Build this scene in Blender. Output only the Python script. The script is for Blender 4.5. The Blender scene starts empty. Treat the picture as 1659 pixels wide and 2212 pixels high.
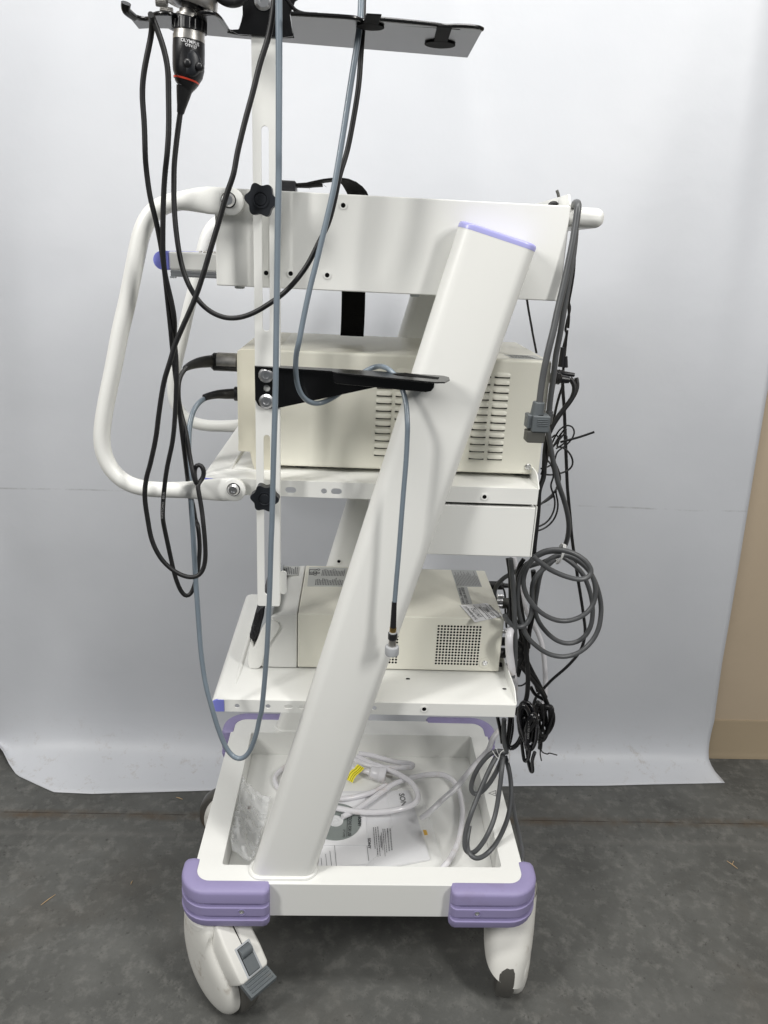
import bpy, bmesh, math, random
import numpy as np
from mathutils import Vector, Matrix, geometry
random.seed(7)
S = bpy.context.scene
COL = S.collection
# ------------------------------------------------------------------ camera
F = 1591.; C0 = np.array([829.5, 1106.])
vY = np.array([773-829.5, 552-1106, F]); vY /= np.linalg.norm(vY)
vZ = -np.array([605-829.5, 5700-1106, F]); vZ /= np.linalg.norm(vZ)
vZ -= vY*(vZ@vY); vZ /= np.linalg.norm(vZ)
vX = np.cross(vY, vZ)
R = np.array([vX, vY, vZ]); CP = np.array([0, -1.07364, 1.30])
cam = bpy.data.cameras.new('camera'); camo = bpy.data.objects.new('camera', cam); COL.objects.link(camo)
cam.sensor_fit = 'HORIZONTAL'; cam.sensor_width = 36; cam.lens = 36*F/1659; cam.clip_end = 60; cam.clip_start = .02
M3 = Matrix(((R[0,0], -R[0,1], -R[0,2]), (R[1,0], -R[1,1], -R[1,2]), (R[2,0], -R[2,1], -R[2,2])))
camo.matrix_world = Matrix.Translation(Vector(CP)) @ M3.to_4x4()
S.camera = camo
S.render.resolution_x = 768; S.render.resolution_y = 1024
# ------------------------------------------------------------------ world and lamps
W = bpy.data.worlds.new('World'); S.world = W; W.use_nodes = True
W.node_tree.nodes['Background'].inputs[0].default_value = (.90, .95, 1.0, 1)
W.node_tree.nodes['Background'].inputs[1].default_value = .14
S.view_settings.view_transform = 'Standard'; S.view_settings.look = 'None'
S.view_settings.exposure = .13; S.view_settings.gamma = 1
def lamp(n, loc, target, sx, sy, power, col=(1, .985, .95)):
    l = bpy.data.lights.new(n, 'AREA'); l.shape = 'RECTANGLE'; l.size = sx; l.size_y = sy; l.energy = power; l.color = col
    o = bpy.data.objects.new(n, l); COL.objects.link(o); o.location = loc
    o.rotation_euler = (Vector(target)-Vector(loc)).to_track_quat('-Z', 'Y').to_euler()
lamp('ceiling_lamp', (-2.2, -1.7, 2.75), (-.3, 0, 1.1), .35, 1.1, 56)
lamp('ceiling_lamp', (1.9, -1.9, 2.75), (.3, 0, 1.1), .35, 1.1, 48)
lamp('ceiling_lamp', (0, -.55, 2.95), (0, .1, 0), 1.9, .35, 32)
# ------------------------------------------------------------------ pixel geometry of the photograph -> real planes of the trolley
Rg = dict(A=(450,0,.4822),B=(1100,0,.60277),C=(350,650,.60277),D=(1250,700,.72333),E=(350,1300,.60277),F=(1300,1300,.72333),G=(500,2050,.5425),H=(1300,2100,.66305),I=(750,2750,.45208),J=(1200,2850,.57263),K=(600,3350,.48222),L=(1600,3350,.48222),M=(0,2700,.60277),N=(2024,2600,.60277),O=(2000,1300,.27119),P=(1900,1900,.40678),Q=(1800,2600,.36179),S=(600,1350,.30139),U=(900,1350,.5425),V=(2050,700,.27119),W=(550,0,.24111),X=(950,2200,.27125),Y=(1100,2950,.30139),Z=(1750,2200,.2261),a=(1200,1400,.36166),b=(800,2650,.42194),c=(1480,2350,.13566))
def ray(r, x, y):
    o = Rg[r]; u = (o[0]+x*o[2])/1.82278; v = (o[1]+y*o[2])/1.82278
    return R @ np.array([u-C0[0], v-C0[1], F])
def at(r, x, y, Y):                  # point of the plane y = Y
    q = ray(r, x, y); return Vector(CP+q*(Y-CP[1])/q[1])
def atz(r, x, y, Z):                 # point of the plane z = Z
    q = ray(r, x, y); return Vector(CP+q*(Z-CP[2])/q[2])
def seg(r, Y0, Y1, pts):
    n = max(1, len(pts)-1); return [at(r, p[0], p[1], Y0+(Y1-Y0)*i/n) for i, p in enumerate(pts)]
def segz(r, Z0, Z1, pts):
    n = max(1, len(pts)-1); return [atz(r, p[0], p[1], Z0+(Z1-Z0)*i/n) for i, p in enumerate(pts)]
# ------------------------------------------------------------------ materials
def mat(name, col, rough=.5, metal=0, bump=0, bscale=400, spec=.5, var=0, vscale=3, trans=0, alpha=1, coat=0, dirt=None):
    m = bpy.data.materials.new(name); m.use_nodes = True; nt = m.node_tree; N = nt.nodes; L = nt.links
    b = N['Principled BSDF']; b.inputs['Base Color'].default_value = (*col, 1); b.inputs['Roughness'].default_value = rough
    b.inputs['Metallic'].default_value = metal; b.inputs['Specular IOR Level'].default_value = spec
    b.inputs['Transmission Weight'].default_value = trans; b.inputs['Alpha'].default_value = alpha
    b.inputs['Coat Weight'].default_value = coat
    tc = N.new('ShaderNodeTexCoord')
    src = None
    if var:
        n = N.new('ShaderNodeTexNoise'); n.inputs['Scale'].default_value = vscale; n.inputs['Detail'].default_value = 6
        L.new(tc.outputs['Object'], n.inputs['Vector'])
        mx = N.new('ShaderNodeMix'); mx.data_type = 'RGBA'
        mx.inputs[6].default_value = (*[c*(1-var) for c in col], 1); mx.inputs[7].default_value = (*[min(1, c*(1+var)) for c in col], 1)
        rp = N.new('ShaderNodeMapRange'); rp.inputs[1].default_value = .3; rp.inputs[2].default_value = .7
        L.new(n.outputs['Fac'], rp.inputs[0]); L.new(rp.outputs[0], mx.inputs[0]); src = mx.outputs[2]
    if dirt:
        dc, amt, ds = dirt
        n = N.new('ShaderNodeTexNoise'); n.inputs['Scale'].default_value = ds; n.inputs['Detail'].default_value = 8; n.inputs['Roughness'].default_value = .65
        L.new(tc.outputs['Object'], n.inputs['Vector'])
        rp = N.new('ShaderNodeMapRange'); rp.inputs[1].default_value = .56; rp.inputs[2].default_value = .74; rp.inputs[4].default_value = amt
        L.new(n.outputs['Fac'], rp.inputs[0])
        mx = N.new('ShaderNodeMix'); mx.data_type = 'RGBA'; mx.inputs[6].default_value = (*col, 1); mx.inputs[7].default_value = (*dc, 1)
        if src: L.new(src, mx.inputs[6])
        L.new(rp.outputs[0], mx.inputs[0]); src = mx.outputs[2]
    if src: L.new(src, b.inputs['Base Color'])
    if bump:
        n = N.new('ShaderNodeTexNoise'); n.inputs['Scale'].default_value = bscale; n.inputs['Detail'].default_value = 3
        L.new(tc.outputs['Object'], n.inputs['Vector'])
        bp = N.new('ShaderNodeBump'); bp.inputs['Strength'].default_value = bump; bp.inputs['Distance'].default_value = .0008
        L.new(n.outputs['Fac'], bp.inputs['Height']); L.new(bp.outputs[0], b.inputs['Normal'])
    return m
m_white = mat('white_powder_coat', (.81, .812, .785), .36, bump=.13, bscale=700, var=.01, dirt=((.66, .65, .60), .18, 4))
m_white2 = mat('white_plastic', (.80, .80, .77), .38, bump=.1, bscale=500, var=.02)
m_cream = mat('cream_enamel', (.83, .815, .72), .40, bump=.18, bscale=500, var=.02)
m_beige = mat('aged_cream_plastic', (.75, .72, .60), .42, bump=.1, bscale=500, var=.03)
m_lav = mat('lavender_rubber', (.30, .265, .46), .5, bump=.12, bscale=350, dirt=((.24, .20, .33), .55, 14))
m_blue = mat('periwinkle_plastic', (.22, .24, .68), .38, var=.03)
m_cap = mat('pale_lavender_plastic', (.40, .40, .74), .3)
m_black = mat('black_enamel', (.004, .004, .0045), .26, spec=.5)
m_blackp = mat('black_plastic', (.012, .012, .014), .38, bump=.1, bscale=600)
m_knob = mat('black_knob_plastic', (.012, .014, .018), .42)
m_bcab = mat('black_rubber_cable', (.010, .010, .011), .48, var=.15, vscale=40, dirt=((.05, .05, .05), .5, 90))
m_gcab = mat('grey_cord_rubber', (.085, .088, .092), .38, var=.1, vscale=30)
m_hose = mat('blue_grey_silicone', (.185, .225, .265), .3, var=.06, vscale=30, coat=.2)
m_wcab = mat('white_cord_vinyl', (.74, .73, .76), .25, coat=.2, dirt=((.45, .32, .22), .4, 22))
m_plug = mat('grey_plug_plastic', (.10, .112, .12), .45)
m_plug2 = mat('dark_grey_plug_face', (.075, .075, .068), .5)
m_steel = mat('brushed_steel', (.58, .56, .53), .38, metal=1, var=.12, vscale=120)
m_chrome = mat('chrome_screw', (.82, .82, .83), .28, metal=1)
m_brass = mat('brass_ferrule', (.52, .36, .14), .22, metal=1)
m_dark = mat('dark_opening', (.004, .004, .004), .8, spec=.1)
m_tyre = mat('grey_tyre_rubber', (.075, .072, .065), .35, dirt=((.16, .10, .05), .5, 18))
m_castor = mat('scuffed_castor_plastic', (.72, .71, .67), .42, bump=.1, bscale=200, dirt=((.34, .29, .23), .75, 26))
m_pedal = mat('slate_pedal_plastic', (.115, .130, .138), .45, dirt=((.2, .19, .17), .4, 40))
m_orange = mat('orange_red_band', (.62, .06, .03), .4)
m_strap = mat('black_webbing', (.009, .009, .009), .85, bump=1, bscale=500, spec=.15)
m_paper = mat('white_paper', (.80, .80, .82), .7, var=.02)
m_paper2 = mat('off_white_paper', (.72, .72, .74), .7, var=.03, vscale=8)
m_greylab = mat('silver_grey_label', (.46, .47, .47), .45)
m_palelab = mat('pale_grey_label', (.60, .61, .59), .5)
m_ink = mat('black_ink', (.03, .03, .035), .7, spec=.1)
m_inkg = mat('grey_ink', (.16, .16, .17), .7, spec=.1)
m_wink = mat('white_ink', (.80, .80, .82), .6)
m_cabink = mat('grey_cable_print', (.25, .25, .25), .7)
m_yellow = mat('yellow_tag_vinyl', (.92, .80, .03), .4)
m_cd = mat('silver_disc', (.27, .30, .29), .28, metal=.15)
m_cdhub = mat('disc_hub', (.72, .73, .74), .2)
m_bag = mat('clear_polythene', (.95, .96, .97), .06, spec=1., alpha=.30)
m_clear = mat('clear_sleeve_film', (.95, .96, .97), .05, spec=1., alpha=.09)
m_grey = mat('light_grey_plastic', (.42, .44, .46), .45)
m_straw = mat('dry_wood', (.45, .32, .18), .8)
m_wtie = mat('white_wire_tie', (.75, .75, .74), .4)
m_base = mat('tan_cove_base', (.345, .275, .185), .55, bump=.1, bscale=60, var=.04)

def node_mat(name):
    m = bpy.data.materials.new(name); m.use_nodes = True; return m, m.node_tree.nodes, m.node_tree.links, m.node_tree.nodes['Principled BSDF']
def nz(N, L, vec, scale, detail=6, rough=.6):
    n = N.new('ShaderNodeTexNoise'); n.inputs['Scale'].default_value = scale; n.inputs['Detail'].default_value = detail
    n.inputs['Roughness'].default_value = rough; L.new(vec, n.inputs['Vector']); return n.outputs['Fac']
def mr(N, L, v, a, b, c=0., d=1.):
    n = N.new('ShaderNodeMapRange'); L.new(v, n.inputs[0])
    for i, x in zip((1, 2, 3, 4), (a, b, c, d)): n.inputs[i].default_value = x
    return n.outputs[0]
def mth(N, L, op, a, b=None, c=None):
    n = N.new('ShaderNodeMath'); n.operation = op
    for i, x in enumerate((a, b, c)):
        if x is None: continue
        if isinstance(x, (int, float)): n.inputs[i].default_value = x
        else: L.new(x, n.inputs[i])
    return n.outputs[0]
def mixc(N, L, f, a, b):
    n = N.new('ShaderNodeMix'); n.data_type = 'RGBA'
    L.new(f, n.inputs[0])
    for i, x in ((6, a), (7, b)):
        if isinstance(x, tuple): n.inputs[i].default_value = (*x, 1)
        else: L.new(x, n.inputs[i])
    return n.outputs[2]
# concrete floor with a rusty saw joint
m_floor, N, L, b = node_mat('concrete')
g = N.new('ShaderNodeNewGeometry'); pos = g.outputs['Position']
sp = N.new('ShaderNodeSeparateXYZ'); L.new(pos, sp.inputs[0])
c = mixc(N, L, mr(N, L, nz(N, L, pos, 5, 10, .7), .32, .68), (.064, .065, .061), (.122, .123, .116))
c = mixc(N, L, mr(N, L, nz(N, L, pos, 38, 6, .65), .50, .72, 0, .75), c, (.175, .173, .162))
c = mixc(N, L, mr(N, L, nz(N, L, pos, 75, 5, .75), .60, .70, 0, .7), c, (.030, .029, .027))
c = mixc(N, L, mr(N, L, nz(N, L, pos, 1.7, 6, .65), .56, .74, 0, .45), c, (.092, .078, .062))
jy = mth(N, L, 'ADD', sp.outputs[1], mth(N, L, 'MULTIPLY', mth(N, L, 'SUBTRACT', nz(N, L, pos, 6, 5, .7), .5), .030))
JY = .419
dj = mth(N, L, 'ABSOLUTE', mth(N, L, 'SUBTRACT', jy, JY))
c = mixc(N, L, mth(N, L, 'MULTIPLY', mr(N, L, dj, .004, .020, 1, 0), mr(N, L, nz(N, L, pos, 9, 5, .7), .38, .62, .05, .75)), c, (.085, .055, .028))
jl = mth(N, L, 'ABSOLUTE', mth(N, L, 'SUBTRACT', mth(N, L, 'ADD', sp.outputs[1], mth(N, L, 'MULTIPLY', sp.outputs[0], .004)), JY+.003))
c = mixc(N, L, mth(N, L, 'MULTIPLY', mr(N, L, jl, .0006, .0022, 1, 0), mr(N, L, nz(N, L, pos, 14, 3), .4, .55, .1, .8)), c, (.020, .013, .008))
j2 = mth(N, L, 'ABSOLUTE', mth(N, L, 'SUBTRACT', mth(N, L, 'ADD', sp.outputs[1], mth(N, L, 'MULTIPLY', sp.outputs[0], .006)), JY-.065))
c = mixc(N, L, mr(N, L, j2, .001, .012, .28, 0), c, (.16, .155, .145))
L.new(c, b.inputs['Base Color']); b.inputs['Roughness'].default_value = .62
bp = N.new('ShaderNodeBump'); bp.inputs['Strength'].default_value = .5; bp.inputs['Distance'].default_value = .002
L.new(nz(N, L, pos, 60, 8, .7), bp.inputs['Height']); L.new(bp.outputs[0], b.inputs['Normal'])
# scuffed white vinyl
m_vinyl, N, L, b = node_mat('white_vinyl')
g = N.new('ShaderNodeNewGeometry'); pos = g.outputs['Position']; sp = N.new('ShaderNodeSeparateXYZ'); L.new(pos, sp.inputs[0])
c = mixc(N, L, mr(N, L, nz(N, L, pos, 1.6, 4), .3, .7), (.585, .60, .635), (.635, .648, .68))
mp = N.new('ShaderNodeMapping'); mp.inputs['Scale'].default_value = (5, 5, 60); L.new(pos, mp.inputs[0])
c = mixc(N, L, mr(N, L, nz(N, L, mp.outputs[0], 1.3, 6, .7), .70, .78, 0, .35), c, (.40, .40, .40))
mp2 = N.new('ShaderNodeMapping'); mp2.inputs['Scale'].default_value = (3, 3, 3); mp2.inputs['Rotation'].default_value = (0, .7, 0); L.new(pos, mp2.inputs[0])
low = mr(N, L, sp.outputs[2], -.02, .10, 1, 0)
c = mixc(N, L, mth(N, L, 'MULTIPLY', low, mr(N, L, nz(N, L, pos, 26, 8, .8), .56, .70, 0, .7)), c, (.36, .31, .26))
c = mixc(N, L, mr(N, L, nz(N, L, mp2.outputs[0], 22, 8, .8), .72, .78, 0, .35), c, (.30, .30, .30))
wz = mth(N, L, 'ABSOLUTE', mth(N, L, 'SUBTRACT', mth(N, L, 'ADD', sp.outputs[2], mth(N, L, 'MULTIPLY', nz(N, L, pos, 7, 4, .7), .006)), .735))
c = mixc(N, L, mth(N, L, 'MULTIPLY', mr(N, L, wz, .0007, .0030, .5, 0), mr(N, L, nz(N, L, pos, 12, 6, .7), .42, .6)), c, (.30, .30, .30))
L.new(c, b.inputs['Base Color']); b.inputs['Roughness'].default_value = .42; b.inputs['Specular IOR Level'].default_value = .35
bp = N.new('ShaderNodeBump'); bp.inputs['Strength'].default_value = .45; bp.inputs['Distance'].default_value = .006
L.new(nz(N, L, pos, 4.5, 5, .55), bp.inputs['Height']); L.new(bp.outputs[0], b.inputs['Normal'])
m_wall = mat('tan_wall_paint', (.50, .405, .295), .7, bump=.3, bscale=40, var=.04, dirt=((.40, .32, .23), .4, 3))

# ------------------------------------------------------------------ mesh helpers
def link(o, parent=None):
    COL.objects.link(o)
    if parent is not None: o.parent = parent
    return o
class MB:
    def __init__(s): s.v = []; s.f = []
    def add(s, vs, fs):
        n = len(s.v); s.v += [tuple(v) for v in vs]; s.f += [tuple(i+n for i in f) for f in fs]; return s
    def box(s, x0, x1, y0, y1, z0, z1):
        return s.add([(x, y, z) for x in (x0, x1) for y in (y0, y1) for z in (z0, z1)],
            [(0,1,3,2), (4,6,7,5), (0,4,5,1), (2,3,7,6), (0,2,6,4), (1,5,7,3)])
    def obox(s, o, ax, ay, az):   # box from an origin and three edge vectors
        o = Vector(o); ax, ay, az = Vector(ax), Vector(ay), Vector(az)
        return s.add([o+ax*i+ay*j+az*k for i in (0, 1) for j in (0, 1) for k in (0, 1)],
            [(0,1,3,2), (4,6,7,5), (0,4,5,1), (2,3,7,6), (0,2,6,4), (1,5,7,3)])
    def plate(s, outer, holes, fn, t0, t1):   # outline (a,b) with holes, extruded from t0 to t1; fn(a,b,t)->xyz
        loops = [outer]+holes; flat = [p for l in loops for p in l]
        tris = geometry.tessellate_polygon([[Vector((p[0], p[1], 0)) for p in l] for l in loops])
        n = len(flat)
        vs = [fn(p[0], p[1], t0) for p in flat]+[fn(p[0], p[1], t1) for p in flat]
        fs = [tuple(t) for t in tris]+[tuple(n+i for i in reversed(t)) for t in tris]
        k = 0
        for l in loops:
            m = len(l)
            for i in range(m): fs.append((k+i, k+(i+1) % m, n+k+(i+1) % m, n+k+i))
            k += m
        return s.add(vs, fs)
    def tube(s, pts, r, n=10, closed=False, res=5, smooth=True, up=None, cap=True, relax=5):
        P = [Vector(p) for p in pts]; m = len(P)
        rr = r if isinstance(r, (list, tuple)) else [r]*m
        rr = [x if isinstance(x, tuple) else (x, x) for x in rr]
        Q = []; RR = []
        if smooth and m > 2:
            for i in range(m if closed else m-1):
                g = lambda k: P[k % m] if closed else P[min(max(k, 0), m-1)]
                p0, p1, p2, p3 = g(i-1), g(i), g(i+1), g(i+2)
                r1 = rr[i]; r2 = rr[(i+1) % m]
                for j in range(res):
                    t = j/res; t2 = t*t; t3 = t2*t
                    Q.append(.5*((2*p1)+(p2-p0)*t+(2*p0-5*p1+4*p2-p3)*t2+(3*p1-p0-3*p2+p3)*t3))
                    RR.append((r1[0]*(1-t)+r2[0]*t, r1[1]*(1-t)+r2[1]*t))
            if not closed: Q.append(P[-1]); RR.append(rr[-1])
            if relax and m > 6:
                L_ = [0]
                loop_ = Q+[Q[0]] if closed else Q
                for i in range(1, len(loop_)): L_.append(L_[-1]+(loop_[i]-loop_[i-1]).length)
                K = max(8, int(L_[-1]/.0045)); tt = np.linspace(0, L_[-1], K+1)[:-1] if closed else np.linspace(0, L_[-1], K+1)
                A3 = np.array([tuple(q) for q in loop_]); D3 = np.stack([np.interp(tt, L_, A3[:, c]) for c in range(3)], 1)
                R2 = RR+[RR[0]] if closed else RR
                RR = list(zip(np.interp(tt, L_, [x[0] for x in R2]), np.interp(tt, L_, [x[1] for x in R2])))
                for _ in range(relax):
                    N3 = D3.copy()
                    if closed: N3 = .5*D3+.25*(np.roll(D3, 1, 0)+np.roll(D3, -1, 0))
                    else: N3[1:-1] = .5*D3[1:-1]+.25*(D3[:-2]+D3[2:])
                    D3 = N3
                Q = [Vector(x) for x in D3]
        else: Q = P; RR = rr
        M = len(Q); vs = []; nrm = None
        for i in range(M):
            a = Q[(i-1) % M] if (closed or i > 0) else Q[i]; b_ = Q[(i+1) % M] if (closed or i < M-1) else Q[i]
            T = (b_-a).normalized()
            if up is not None:
                B = Vector(up); nrm = B.cross(T).normalized(); B = T.cross(nrm).normalized()
            else:
                if nrm is None: nrm = T.orthogonal().normalized()
                nrm = (nrm-T*nrm.dot(T)).normalized(); B = T.cross(nrm)
            for k in range(n):
                th = 2*math.pi*k/n
                vs.append(Q[i]+nrm*math.cos(th)*RR[i][0]+B*math.sin(th)*RR[i][1])
        fs = []
        for i in range(M if closed else M-1):
            for k in range(n):
                j = (i+1) % M; fs.append((i*n+k, i*n+(k+1) % n, j*n+(k+1) % n, j*n+k))
        if not closed and cap: fs += [tuple(reversed(range(n))), tuple(range((M-1)*n, M*n))]
        return s.add(vs, fs)
    def lathe(s, o, d, prof, n=28):          # prof = [(distance along d, radius)]
        o = Vector(o); d = Vector(d).normalized(); e1 = d.orthogonal().normalized(); e2 = d.cross(e1)
        vs = []; prof = [(p[0], max(p[1], 1e-5)) for p in prof]
        for h, r in prof:
            for k in range(n): t = 2*math.pi*k/n; vs.append(o+d*h+(e1*math.cos(t)+e2*math.sin(t))*r)
        m = len(prof); fs = [(i*n+k, i*n+(k+1) % n, (i+1)*n+(k+1) % n, (i+1)*n+k) for i in range(m-1) for k in range(n)]
        closed_ = prof[0][1] > 1e-4 and prof[-1][1] > 1e-4 and abs(prof[0][1]-prof[-1][1]) < 1e-9 and False
        if prof[0][1] > 1e-4: fs.append(tuple(reversed(range(n))))
        if prof[-1][1] > 1e-4: fs.append(tuple(range((m-1)*n, m*n)))
        return s.add(vs, fs)
    def build(s, name, m, parent=None, bevel=0, seg_=3, ang=32, smooth=True):
        me = bpy.data.meshes.new(name); me.from_pydata(s.v, [], s.f)
        bm = bmesh.new(); bm.from_mesh(me); bmesh.ops.recalc_face_normals(bm, faces=bm.faces); bm.to_mesh(me); bm.free()
        me.materials.append(m); me.update()
        if smooth:
            for p in me.polygons: p.use_smooth = True
            me.set_sharp_from_angle(angle=math.radians(ang))
        o = bpy.data.objects.new(name, me); link(o, parent)
        if bevel:
            bv = o.modifiers.new('bevel', 'BEVEL'); bv.width = bevel; bv.segments = seg_; bv.limit_method = 'ANGLE'; bv.angle_limit = math.radians(40); bv.harden_normals = True
        return o
def lathe_pts(o, d, prof): pass
def rr2(x0, x1, y0, y1, r, k=6):
    out = []
    for cx, cy, a in ((x1-r, y1-r, 0), (x0+r, y1-r, 90), (x0+r, y0+r, 180), (x1-r, y0+r, 270)):
        for i in range(k+1):
            t = math.radians(a+90*i/k); out.append((cx+r*math.cos(t), cy+r*math.sin(t)))
    return out
def disc(cx, cy, r, n=16): return [(cx+r*math.cos(2*math.pi*i/n), cy+r*math.sin(2*math.pi*i/n)) for i in range(n)]
fxz = lambda a, b, t: (a, t, b)     # outline in x,z extruded along y
fxy = lambda a, b, t: (a, b, t)     # outline in x,y extruded along z
def tag(o, label, cat, group=None):
    o['label'] = label; o['category'] = cat
    if group: o['group'] = group
    return o
def thing(name, label, cat, loc=(0, 0, 0), group=None):
    o = bpy.data.objects.new(name, None); link(o); o.location = (0, 0, 0); o.empty_display_size = .05
    return tag(o, label, cat, group)
def text(name, s, org, ud, vd, size, m, parent, bold=0, depth=.0002, shear=0):
    cu = bpy.data.curves.new(name, 'FONT'); cu.body = s; cu.size = 1; cu.offset = bold; cu.shear = shear; cu.resolution_u = 3
    to = bpy.data.objects.new(name, cu); COL.objects.link(to)
    dg = bpy.context.evaluated_depsgraph_get(); dg.update()
    me = bpy.data.meshes.new_from_object(to.evaluated_get(dg)); bpy.data.objects.remove(to)
    org = Vector(org); ud = Vector(ud); vd = Vector(vd)
    for v in me.vertices: v.co = org+ud*(v.co.x*size)+vd*(v.co.y*size)
    me.materials.clear(); me.materials.append(m)
    o = bpy.data.objects.new(name, me); return link(o, parent)
def fit_text(s, a, b, cap, m, parent, bold=0, name='lettering', vd=None):
    a = Vector(a); b = Vector(b); u = (b-a); ln = u.length; u.normalize(); v = vd or Vector((-u.y, u.x, 0))
    o = text(name, s, (0, 0, 0), (1, 0, 0), (0, 1, 0), 1, m, parent, bold)
    w = max(q.co.x for q in o.data.vertices)
    for q in o.data.vertices: q.co = a+u*(q.co.x/w*ln)+v*(q.co.y/.70*cap)
    return o
def screw(p, r, parent, name='screw', m=None, d=(0, -1, 0), t=.0025):
    p = Vector(p)
    o = MB().lathe(p, d, [(0, r), (t*.4, r), (t, r*.72), (t*1.02, r*.42), (t*.5, r*.38), (t*.5, 0)], 20).build(name, m or m_chrome, parent, ang=25)
    return o
def insert(p, r, parent):    # small threaded hole with a proud rim
    p = Vector(p)
    MB().lathe(p, (0, -1, 0), [(0, r), (.0008, r), (.0008, r*.62), (-.001, r*.6)], 20).build('threaded_hole', m_white, parent)
    MB().lathe(p-Vector((0, .0003, 0)), (0, -1, 0), [(-.001, 0), (-.0009, r*.6), (.0002, r*.6), (.00021, 0)], 16).build('hole_bore', m_dark, parent)

ZF = -.032      # floor level under the castors
# ------------------------------------------------------------------ setting
o = MB().add([(-6, -6, ZF), (6, -6, ZF), (6, .70, ZF), (-6, .70, ZF)], [(0, 1, 2, 3)]).build('floor', m_floor, smooth=False); o['kind'] = 'structure'
o = MB().box(-6, 6, .690, .85, ZF, 3.6).build('wall', m_wall); o['kind'] = 'structure'
cb = MB().plate([(.690, ZF+.0005), (.678, ZF+.0005), (.680, ZF+.012), (.685, ZF+.020), (.6855, ZF+.122), (.687, ZF+.125), (.690, ZF+.125)], [], lambda a, b_, t: (t, a, b_), -6, 6)
cb.build('cove_base', m_base, o)
# hanging backdrop sheet
prof = [(0, .0025), (.10, .003), (.25, .005), (.42, .010), (.58, .018), (.72, .030), (.83, .046), (.91, .068), (.965, .10), (.99, .14), (1, .19)]
prof += [(1, z) for z in np.linspace(.26, 3.2, 46)]
NX = 170; vs = []; fs = []; YB = .664
fx = [-1.30, -.99, -.943, -.911, -.885, -.848, -.790, -.732, -.634, -.482, -.331, .10, .467, .721, 1.075]
fy_ = [.650, .650, .650, .624, .593, .557, .526, .496, .4915, .5006, .511, .530, .5454, .553, .5724]
for j, (s_, h) in enumerate(prof):
    for i in range(NX+1):
        u = i/NX; z = h
        xr = float(np.interp(h, [0, .004, .012, .03, .07, .14, .33, 1.06, 3.2], [1.066, 1.058, 1.047, 1.041, 1.043, 1.047, 1.029, .997, .905]))
        x = -1.30+u*(xr+1.30)
        zf = min(1, max(0, (z-.2)/1.2))
        w = zf*(.009*math.sin(x*5.2+.5+z*1.1)+.006*math.sin(x*11+1.7-z*2.2)+.006*math.sin(x*2.3+z*3.1))
        w -= .045*zf*math.exp(-((x+.98-.13*z)/.09)**2)+.012*zf*math.exp(-((x-.90+.05*z)/.06)**2)+.010*zf*math.exp(-((x+.70+.10*z)/.07)**2)
        w += min(1, max(0, (z-.12)/.2))*(.0035*math.sin(x*3.7-z*4+2)+.0025*math.sin(x*8.3+z*6)+.004*math.exp(-((x+.55+.5*z)/.05)**2)-.005*math.exp(-((x-.62+.25*z)/.04)**2))
        yf = float(np.interp(x, fx, fy_))
        yy = yf+(YB-yf)*s_+min(w, .014)
        if x < -.86 and j < 11: z += min(.05, (-.86-x)*.45)*max(0, 1-s_*.8)
        if 0 < j < 5: z += .0012*math.sin(x*9)+.0012*math.sin(x*23+1)
        vs.append((x, yy, ZF+max(z, .002)))
for j in range(len(prof)-1):
    for i in range(NX): k = j*(NX+1)+i; fs.append((k, k+1, k+NX+2, k+NX+1))
o = MB().add(vs, fs).build('backdrop_sheet', m_vinyl, ang=80)
sd = o.modifiers.new('thickness', 'SOLIDIFY'); sd.thickness = .0012; sd.offset = 1
tag(o, 'large white vinyl backdrop sheet hanging behind the trolley and curling onto the floor', 'backdrop')

# ------------------------------------------------------------------ the trolley
T = thing('equipment_trolley', 'tall white wheeled equipment trolley with lavender corner bumpers and slanted side arms', 'trolley')
# base
bf = MB().plate(rr2(-.258, .342, -.055, .437, .030), [rr2(-.210, .302, -.012, .382, .006)[::-1]], fxy, .172, .245).build('base_frame', m_white, T, .0035)
MB().plate(rr2(-.2095, .3015, -.0115, .3815, .006), [], fxy, .176, .184).build('tray_floor', m_white, T)
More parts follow.
